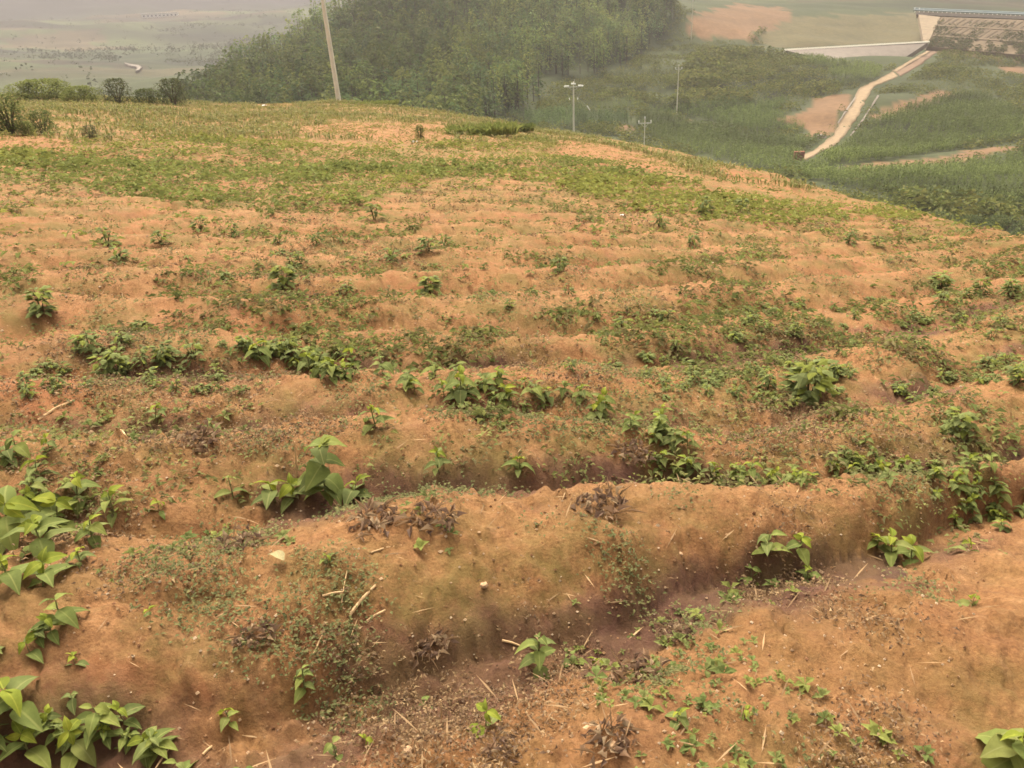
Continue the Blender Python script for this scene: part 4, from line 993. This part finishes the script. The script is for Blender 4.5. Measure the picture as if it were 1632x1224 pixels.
def build_weed_cover():
    parts = []
    # upper green strips
    x, y = polar_samples(125000, 7, 66, -37, 37)
    px, py = proj(x, y, field_z(x, y, False))
    nz = fbm(x, y, 0.35, 4, 111); jx = px + 30 * nz; jy = py + 14 * fbm(x, y, 0.5, 3, 112)
    inb = inpoly(jx, jy, GREEN_BAND); top = inpoly(jx, jy, GRASS_TOP)
    bare = np.zeros(len(x), bool)
    for b in BARE: bare |= inpoly(jx, jy, b)
    u, f = field_parts(x, y, False)[1:3]
    patch = fbm(x * 0.5, y, 0.55, 4, 113)
    dens = np.where(inb, np.where(patch > -0.2, 0.95, 0.5), np.where(top, 0.38, np.where(py < 400, 0.14, 0.06)))
    dens = np.where(bare, 0.34, dens)
    k = rng.random(len(x)) < dens
    x, y, inb, top = x[k], y[k], inb[k], top[k]; z = field_z(x, y, False); n = len(x); m = 6
    S = U(0.07, 0.19, n) * (1 + 0.8 * fbm(x, y, 0.4, 3, 114)) * np.where(inb, 1.0, 0.75)
    an = U(0, 6.283, (n, m)); t = U(0, 1, (n, m)); rad = S[:, None] * U(0, 0.9, (n, m))
    pos = np.stack([x[:, None] + rad * np.cos(an), y[:, None] + rad * np.sin(an), z[:, None] + t * S[:, None] * 0.8 - 0.01], -1).reshape(-1, 3)
    hue = fbm(x, y, 0.25, 3, 115)[:, None]
    base = np.where(top[:, None], (0.205, 0.192, 0.062), np.where(hue > 0.0, (0.200, 0.208, 0.055), (0.170, 0.188, 0.055))) * U(.75, 1.25, n)[:, None]
    parts.append(leaf_cloud(pos, an.ravel() + U(-.6, .6, n * m), U(-0.2, 0.5, n * m), np.repeat(S, m) * U(0.4, 0.8, n * m), 0.5, np.repeat(base, m, 0), U(-.5, .5, n * m)))
    obj('weed_cover', cloud_mesh('weed_cover', parts, FOL), kind='stuff', label='low green weeds covering the upper part of the knoll', cat='ground cover')
    # grass along the top
    x, y = polar_samples(60000, 18, 66, -37, 30); px, py = proj(x, y, field_z(x, y, False))
    k = inpoly(px, py, GRASS_TOP) & (rng.random(len(x)) < 0.55 + fbm(x, y, 0.3, 3, 116))
    for b in BARE: k &= ~inpoly(px + 8 * fbm(x, y, .5, 2, 1), py + 5 * fbm(x, y, .5, 2, 2), b)
    x, y = x[k], y[k]; z = field_z(x, y, False); n = len(x)
    col = pick([(0.185, 0.180, 0.060), (0.155, 0.168, 0.055), (0.220, 0.190, 0.085)], n, 0.25)
    m = 3
    P = leaf_cloud(np.repeat(np.stack([x, y, z - 0.02], -1), m, 0) + U(-.08, .08, (n * m, 3)) * (1, 1, 0), U(0, 6.28, n * m), U(0.6, 1.4, n * m), U(0.15, 0.38, n * m), 0.14, np.repeat(col, m, 0))
    obj('grass', cloud_mesh('grass', [P], FOL), kind='stuff', label='short yellowish grass on the far shoulder of the knoll', cat='grass')
build_weed_cover()

def build_ground_cover():
    parts = []
    # creeping plants with tiny leaves, patchy, over the near and middle ridges
    x, y = ground_samples(26000, 1.2, 15, power=0.85)
    k = (fbm(x, y, 2.6, 4, 121) > 0.24) & (fbm(x, y, 0.5, 2, 122) > -0.25); x, y = x[k], y[k]; n = len(x); m = 6
    sp_ = 0.05 + 0.012 * np.hypot(x, y)
    xx = (x[:, None] + rng.normal(0, 1, (n, m)) * sp_[:, None] * 0.6).ravel(); yy = (y[:, None] + rng.normal(0, 1, (n, m)) * sp_[:, None] * 0.6).ravel()
    z = field_z(xx, yy); L = U(0.006, 0.015, n * m) * (1 + 0.20 * np.hypot(xx, yy))
    col = np.repeat(pick([(0.140, 0.142, 0.062), (0.160, 0.156, 0.066), (0.185, 0.168, 0.072), (0.120, 0.122, 0.052)], n, 0.2), m, 0)
    parts.append(leaf_cloud(np.stack([xx, yy, z + U(0.002, 0.02, n * m)], -1), U(0, 6.28, n * m), U(-.1, .7, n * m), L, 0.55, col, U(-.5, .5, n * m), True))
    # slightly larger seedlings strewn about
    x, y = ground_samples(2600, 1.2, 16); k = fbm(x, y, 0.9, 3, 123) > 0.12; x, y = x[k], y[k]; n = len(x); m = 5
    z = field_z(x, y); S = U(0.010, 0.028, n) * (1 + 0.20 * np.hypot(x, y)); an = U(0, 6.28, (n, 1)) + np.arange(m) * 1.4 + U(-.7, .7, (n, m)); S = S * U(.6, 1.3, n)
    pos = np.repeat(np.stack([x, y, z + S * 0.3], -1), m, 0)
    col = np.repeat(pick([(0.132, 0.160, 0.050), (0.150, 0.165, 0.055), (0.170, 0.182, 0.05)], n, 0.2), m, 0)
    parts.append(leaf_cloud(pos, an.ravel(), U(0.0, 0.9, n * m), np.repeat(S, m), 0.5, col, U(-.3, .3, n * m), True))
    # low tufts in loose drifts on the middle ridges
    x, y = ground_samples(11000, 3.3, 15); px, py = proj(x, y, field_z(x, y, False))
    k = fbm(x, y, 1.5, 4, 125) + 0.5 * vnoise(x * 0.5, y * 0.5, 9) > 0.24; x, y = x[k], y[k]; n = len(x); m = 8
    S = U(0.03, 0.085, n) * (1 + 0.04 * np.hypot(x, y)); an = U(0, 6.28, (n, m)); t = U(0, 1, (n, m)); rad = S[:, None] * U(0, 0.9, (n, m)); z = field_z(x, y)
    pos = np.stack([x[:, None] + rad * np.cos(an), y[:, None] + rad * np.sin(an), z[:, None] + t * S[:, None] * 0.6], -1).reshape(-1, 3)
    col = np.repeat(pick([(0.130, 0.150, 0.048), (0.150, 0.160, 0.052), (0.175, 0.178, 0.055), (0.16, 0.13, 0.06)], n, 0.25), m, 0)
    parts.append(leaf_cloud(pos, an.ravel() + U(-.8, .8, n * m), U(-0.2, .4, n * m), np.repeat(S, m) * U(.35, .75, n * m), 0.5, col, U(-.5, .5, n * m)))
    x, y = ground_samples(15000, 3.0, 17); k = rng.random(len(x)) < np.clip(0.28 + 0.9 * fbm(x, y, 1.0, 4, 127), 0.03, 1); x, y = x[k], y[k]; n = len(x); m = 6
    S = U(0.018, 0.055, n) * (1 + 0.05 * np.hypot(x, y)); an = U(0, 6.28, (n, m)); t = U(0, 1, (n, m)); rad = S[:, None] * U(0, 1.0, (n, m)); z = field_z(x, y)
    pos = np.stack([x[:, None] + rad * np.cos(an), y[:, None] + rad * np.sin(an), z[:, None] + t * S[:, None] * 0.5], -1).reshape(-1, 3)
    col = np.repeat(pick([(0.155, 0.160, 0.058), (0.175, 0.175, 0.062), (0.150, 0.125, 0.060), (0.200, 0.195, 0.065)], n, 0.25), m, 0)
    parts.append(leaf_cloud(pos, an.ravel() + U(-.8, .8, n * m), U(-0.2, .5, n * m), np.repeat(S, m) * U(.35, .75, n * m), 0.45, col, U(-.5, .5, n * m)))
    obj('ground_cover', cloud_mesh('ground_cover', parts, FOL), kind='stuff', label='creeping tiny-leaved plants and sprouts scattered on the soil', cat='ground cover')
    # brown litter
    parts = []
    x, y = ground_samples(30000, 1.2, 16, power=0.85)
    px, py = proj(x, y, field_z(x, y, False))
    lit = inpoly(px, py, [(60, 540), (520, 540), (560, 700), (300, 740), (120, 690)]) | inpoly(px, py, [(1050, 640), (1500, 640), (1500, 720), (1100, 740)])
    k = (fbm(x, y, 1.9, 4, 131) > np.where(lit, 0.12, 0.33)); x, y = x[k], y[k]; n = len(x); m = 5
    xx = (x[:, None] + rng.normal(0, 0.06, (n, m))).ravel(); yy = (y[:, None] + rng.normal(0, 0.06, (n, m))).ravel(); z = field_z(xx, yy)
    col = np.repeat(pick([(0.19, 0.12, 0.07), (0.24, 0.155, 0.085), (0.30, 0.205, 0.115), (0.15, 0.095, 0.062)], n, 0.25), m, 0)
    parts.append(leaf_cloud(np.stack([xx, yy, z + U(0.0, 0.02, n * m)], -1), U(0, 6.28, n * m), U(-.2, .8, n * m), U(0.006, 0.017, n * m) * (1 + 0.22 * np.hypot(xx, yy)), 0.36, col, U(-1.2, 1.2, n * m), False, 0.1, 0.3))
    n = 700; x, y = ground_samples(n, 1.2, 12); z = field_z(x, y)
    parts.append(leaf_cloud(np.stack([x, y, z + 0.006], -1), U(0, 6.28, n), U(-.1, .35, n), U(0.03, 0.11, n), 0.06, pick([(0.38, 0.25, 0.14), (0.25, 0.16, 0.09)], n, 0.2), U(-.5, .5, n), True, 0.03, 0.0))
    obj('dry_litter', cloud_mesh('dry_litter', parts, FOLFAR), kind='stuff', label='brown dead leaves and straw bits strewn over the ridges', cat='litter')
    # pebbles and clods
    n = 6000; x, y = ground_samples(n, 1.1, 9, power=0.9); z = field_z(x, y); S = U(0.002, 0.0048, n) * (1 + 0.18 * np.hypot(x, y)) * np.where(rng.random(n) < 0.06, 1.5, 1)
    o = np.array([[1, 0, 0], [0, 1, 0], [-1, 0, 0], [0, -1, 0], [0, 0, .8], [0, 0, -.8]], float)
    v = (np.stack([x, y, z + S * 0.2], -1)[:, None] + o[None] * S[:, None, None] * U(.6, 1.3, (n, 6, 1))).reshape(-1, 3); b = np.arange(n)[:, None] * 6
    f = np.concatenate([b + np.array([a]) for a in ((0, 1, 4), (1, 2, 4), (2, 3, 4), (3, 0, 4), (1, 0, 5), (2, 1, 5), (3, 2, 5), (0, 3, 5))])
    col = np.repeat(pick([(0.36, 0.22, 0.12), (0.44, 0.30, 0.19), (0.27, 0.15, 0.08), (0.22, 0.11, 0.06), (0.5, 0.38, 0.27)], n, 0.2), 6, 0)
    obj('gravel', mesh('gravel', v, [f], [FOLFAR], col, shade=False), kind='stuff', label='pebbles and crumbs of soil strewn on the ridges', cat='gravel')
build_ground_cover()

# --- dead weed clumps, stalks, stones, litter: things
def dead_mesh(seed):
    r = np.random.default_rng(seed); n = 70; an = r.uniform(0, 6.28, n); rad = np.sqrt(r.uniform(0, 1, n)) * 0.5
    pos = np.stack([rad * np.cos(an), rad * np.sin(an) * 0.8, r.uniform(0, 0.28, n) * (1 - rad)], -1)
    c = np.array([(0.19, 0.12, 0.08), (0.26, 0.165, 0.105), (0.33, 0.235, 0.15), (0.15, 0.095, 0.07)])[r.integers(0, 4, n)]
    P = leaf_cloud(pos, r.uniform(0, 6.28, n), r.uniform(-.4, 1, n), r.uniform(.12, .32, n), 0.38, c, r.uniform(-1.3, 1.3, n), True, 0.2, 0.3)
    n = 16; Q = leaf_cloud(np.stack([r.uniform(-.4, .4, n), r.uniform(-.3, .3, n), 0.05 + 0 * np.arange(n)], -1), r.uniform(0, 6.28, n), r.uniform(0, .6, n), r.uniform(.3, .6, n), 0.05, np.tile((0.30, 0.2, 0.12), (n, 1)), None, True, 0.1)
    return cloud_mesh('dead_weed_clump', [P, Q], FOLFAR)
DM = [dead_mesh(i) for i in range(3)]
for i, (px_, py_, s_, lab) in enumerate(((408, 1018, 66, 'dark dead weed clump on the bare lower left ridge'), (600, 832, 90, 'brown dead weed clump on the ridge under the big-leaved plant'), (690, 838, 80, 'dead weed clump right of the one under the big-leaved plant'),
        (690, 1030, 70, 'dead weed clump hanging over the furrow face'), (390, 880, 80, 'flat brown dead weed mat left on the second ridge'), (955, 815, 90, 'dark dead weed clump on the crest right of the notch'), (320, 715, 70, 'dead brown weed clump on the left ridge'),
        (1020, 1085, 90, 'dead weed clump on the near ridge lip'), (800, 1200, 60, 'dead weed clump below the lime pointed weed'), (1080, 1015, 60, 'small dead weed clump on the near bare ridge'), (975, 1190, 90, 'pale dead weed heap at the bottom of the near ridge'), (1010, 730, 60, 'dead weed clump on the ridge face at centre'))):
    g = hit([px_], [py_])[0][0]; o = obj('dead_weed_clump', DM[i % 3], None, g, lab, 'dead weed', 'dead weed clumps'); o.scale = (s_ * scale_at(g) * 1.0,) * 3; o.rotation_euler = (0, 0, i * 1.3)
def stalk(p, q, r0, lab, up=0.0, name='dry_stalk'):
    a = hit([p[0]], [p[1]])[0][0]
    if up: b = a + np.array([(q[0] - p[0]) * scale_at(a), 0, up * scale_at(a)])
    else: b = hit([q[0]], [q[1]])[0][0]
    a = a + (0, 0, r0 * 0.8); b = b + (0, 0, r0 * 1.5); mid = (a + b) / 2 + (0, 0, np.linalg.norm(b - a) * 0.05)
    mb = MB(); mb.tube(np.array([a, mid, b]) - a, (r0, r0 * .95, r0 * .7), 6); obj(name, mb.mesh(name, STRAW), None, a, lab, 'stalk', 'dry stalks')
for a in (((558, 984), (600, 944), 0.0055, 'thickest straw lying on the bare ridge'), ((516, 962), (556, 950), 0.0035, 'thin straw left of the thickest straw'), ((545, 966), (555, 920), 0.002, 'fine straw crossing above the thickest straw'), ((585, 992), (615, 978), 0.004, 'short straw below the thickest straw'),
          ((500, 1048), (520, 1006), 0.0025, 'bent straw near the furrow face'), ((590, 880), (640, 870), 0.003, 'straw by the dead weed on the second ridge'), ((190, 690), (206, 703), 0.005, 'curled pale stalk on the red left soil'), ((800, 1018), (830, 1035), 0.004, 'straw beside the tallest furrow weed'), ((60, 668), (118, 640), 0.007, 'grey stalk on the bare red soil at left'),
          ((325, 1208), (340, 1196), 0.004, 'pale straw beside the bottom edge leaves')): stalk(*a)
stalk((704, 1152), (706, 1100), 0.0022, 'dry stalk standing upright at the furrow edge', 58)
stalk((474, 762), (480, 706), 0.004, 'bare stalk standing left of the big-leaved plant', 62)
stalk((608, 1136), (616, 1100), 0.002, 'short dry stalk standing in the damp furrow', 32)
for i, (px_, py_, s_, lab) in enumerate(((772, 945, 7, 'orange pebble on the bare second ridge'), (146, 692, 6, 'pale pebble on the left red soil'), (935, 1162, 6, 'white pebble on the near ridge'), (1085, 880, 4, 'small pebble on the slope above the furrow'), (980, 1195, 10, 'pale clod at the bottom of the near ridge'), (650, 1195, 8, 'flat pale clod on red soil at the bottom'), (150, 714, 5, 'pebble below the pale one on left red soil'))):
    g = hit([px_], [py_])[0][0]; o = obj('pebble', boulder_mesh('pebble', STONE, 40 + i), None, g, lab, 'pebble', 'larger pebbles'); o.scale = (s_ * scale_at(g),) * 3
g = hit([455], [906])[0][0]; wl = leaf_mesh('withered_leaf', WITHER, 0.6, 0.5, 0.1, 0.03, 5, 9); o = obj('withered_leaf', wl, None, g + np.array([0, 0, 0.02]), 'pale yellow withered leaf lying on the second ridge', 'leaf'); o.scale = (0.07,) * 3; o.rotation_euler = (0.2, -0.1, 2.6)
def scrap(px_, py_, s_, lab):
    g = hit([px_], [py_])[0][0]; r = np.random.default_rng(int(px_)); I = np.arange(25).reshape(5, 5); gx, gy = np.meshgrid(np.linspace(-1, 1, 5), np.linspace(-1, 1, 5))
    v = np.stack([gx * (1 + r.uniform(-.3, .3, gx.shape)), gy * .7, 0.5 + r.uniform(-.4, .5, gx.shape)], -1).reshape(-1, 3)
    q = np.stack([I[:-1, :-1], I[:-1, 1:], I[1:, 1:], I[1:, :-1]], -1).reshape(-1, 4)
    o = obj('plastic_scrap', mesh('plastic_scrap', v, [q], [WHITE], shade=False), None, g, lab, 'litter', 'white scraps'); o.scale = (s_ * scale_at(g),) * 3
scrap(661, 229, 4.5, 'white plastic scrap on the orange bare patch'); scrap(991, 345, 2.6, 'white scrap on bare soil below the crest strip'); scrap(422, 170, 3.5, 'white scrap on the skyline left of the concrete pole')

# --- bushes and tall grass of the far shoulder
def bush(px_, foot, hpx, wpx, lab, cols, name='bush', grassy=False, dist=None):
    if dist is None:
        g, ok = hit([px_], [foot]); g = g[0]
        if not ok[0]: g = pt(px_, foot, 59); g[2] = field_z(g[0], g[1])
    else:
        g = pt(px_, foot, dist); g[2] = valley_z(g[0], g[1])
    s = scale_at(g); H, Wd = hpx * s, wpx * s * 0.5
    e = empty(name, g, lab, 'grass' if grassy else 'bush', 'tall grass tufts' if grassy else 'bushes round the field')
    n = int(min(3200, 1500 * max(1, Wd / H * 1.3))) if not grassy else 900
    an = U(0, 6.283, n); t = U(0.02, 1, n)
    if grassy:
        pos = np.stack([U(-1, 1, n) * Wd, U(-.5, .5, n) * min(Wd, 0.8), 0 * t], -1)
        P = leaf_cloud(pos, an, U(0.9, 1.5, n), U(0.5, 1.15, n) * H, 0.09, pick(cols, n, 0.25) * 1.35, None, True, 0.25)
        obj('blades', cloud_mesh('blades', [P], FOL), e)
    else:
        lob = 0.75 + 0.25 * np.sin(an * 3 + px_) * np.cos(t * 5)
        rad = Wd * np.sqrt(U(0.1, 1, n)) * np.sqrt(np.clip(1 - (1.5 * t - 0.6) ** 2, 0.05, 1)) * lob
        pos = np.stack([rad * np.cos(an), rad * np.sin(an) * 0.8, t * H * 0.9], -1)
        P = leaf_cloud(pos, an + U(-.8, .8, n), U(-.4, 1.1, n), U(0.06, 0.13, n) * math.sqrt(H * max(Wd, H * 0.5)), 0.5, pick(cols, n, 0.3), U(-.6, .6, n), True)
        obj('crown', cloud_mesh('crown', [P], FOL), e)
        mb = MB()
        for k in range(5): a = k * 1.3; mb.tube([(0, 0, -.2), (0.2 * Wd * math.cos(a), 0.2 * Wd * math.sin(a), 0.35 * H), (0.55 * Wd * math.cos(a), 0.5 * Wd * math.sin(a), 0.75 * H)], (0.03 * H, 0.02 * H, 0.008 * H), 5)
        obj('trunk', mb.mesh('trunk', BARK), e)
DK = [(0.075, 0.085, 0.042), (0.095, 0.105, 0.046)]; MD = [(0.110, 0.135, 0.048), (0.135, 0.155, 0.050)]; LT = [(0.155, 0.178, 0.055), (0.180, 0.195, 0.062)]
bush(190, 166, 42, 60, 'dark bush on the skyline, left one of two', DK); bush(278, 168, 44, 66, 'dark bush on the skyline, right one of two', DK)
bush(235, 167, 26, 60, 'low dull bush between the two dark skyline bushes', [(0.085, 0.1, 0.04)]); bush(70, 160, 34, 130, 'pale green low bush at the left skyline', LT); bush(130, 163, 26, 80, 'pale green bush left of the dark skyline bushes', LT)
bush(20, 214, 66, 70, 'dark green bush at the left edge above the field', MD); bush(-20, 214, 74, 70, 'bush cut by the left edge above the field', MD); bush(70, 214, 40, 60, 'soft green bush right of the left edge bush', MD); bush(44, 216, 24, 34, 'bright pale plant at the foot of the left edge bush', LT)
bush(146, 222, 22, 34, 'small dark shrub alone in the grass at left', DK); bush(670, 224, 26, 20, 'small grassy shrub on the orange bare patch', LT)
bush(770, 216, 26, 110, 'long strip of tall grass right of the orange patch', LT, 'tall_grass', True); bush(590, 168, 10, 90, 'tall grass fringe on the skyline right of the concrete pole', LT, 'tall_grass', True)
bush(830, 210, 16, 40, 'tall grass tuft at the right end of the grass strip', MD, 'tall_grass', True)
for i, (px_, ft, h_, w_, lab) in enumerate(((1440, 348, 30, 70, 'dark shrub at the left end of the row below the crest'), (1495, 352, 34, 70, 'second dark shrub of the row below the crest'), (1545, 362, 36, 70, 'third dark shrub of the row below the crest'), (1590, 376, 44, 70, 'large dark shrub of the row close to the right edge'), (1640, 388, 52, 80, 'dark shrub cut by the right edge below the crest'))):
    bush(px_, ft, h_, w_, lab, [(0.085, 0.110, 0.045), (0.105, 0.125, 0.048)], dist=96 - i * 1.5)
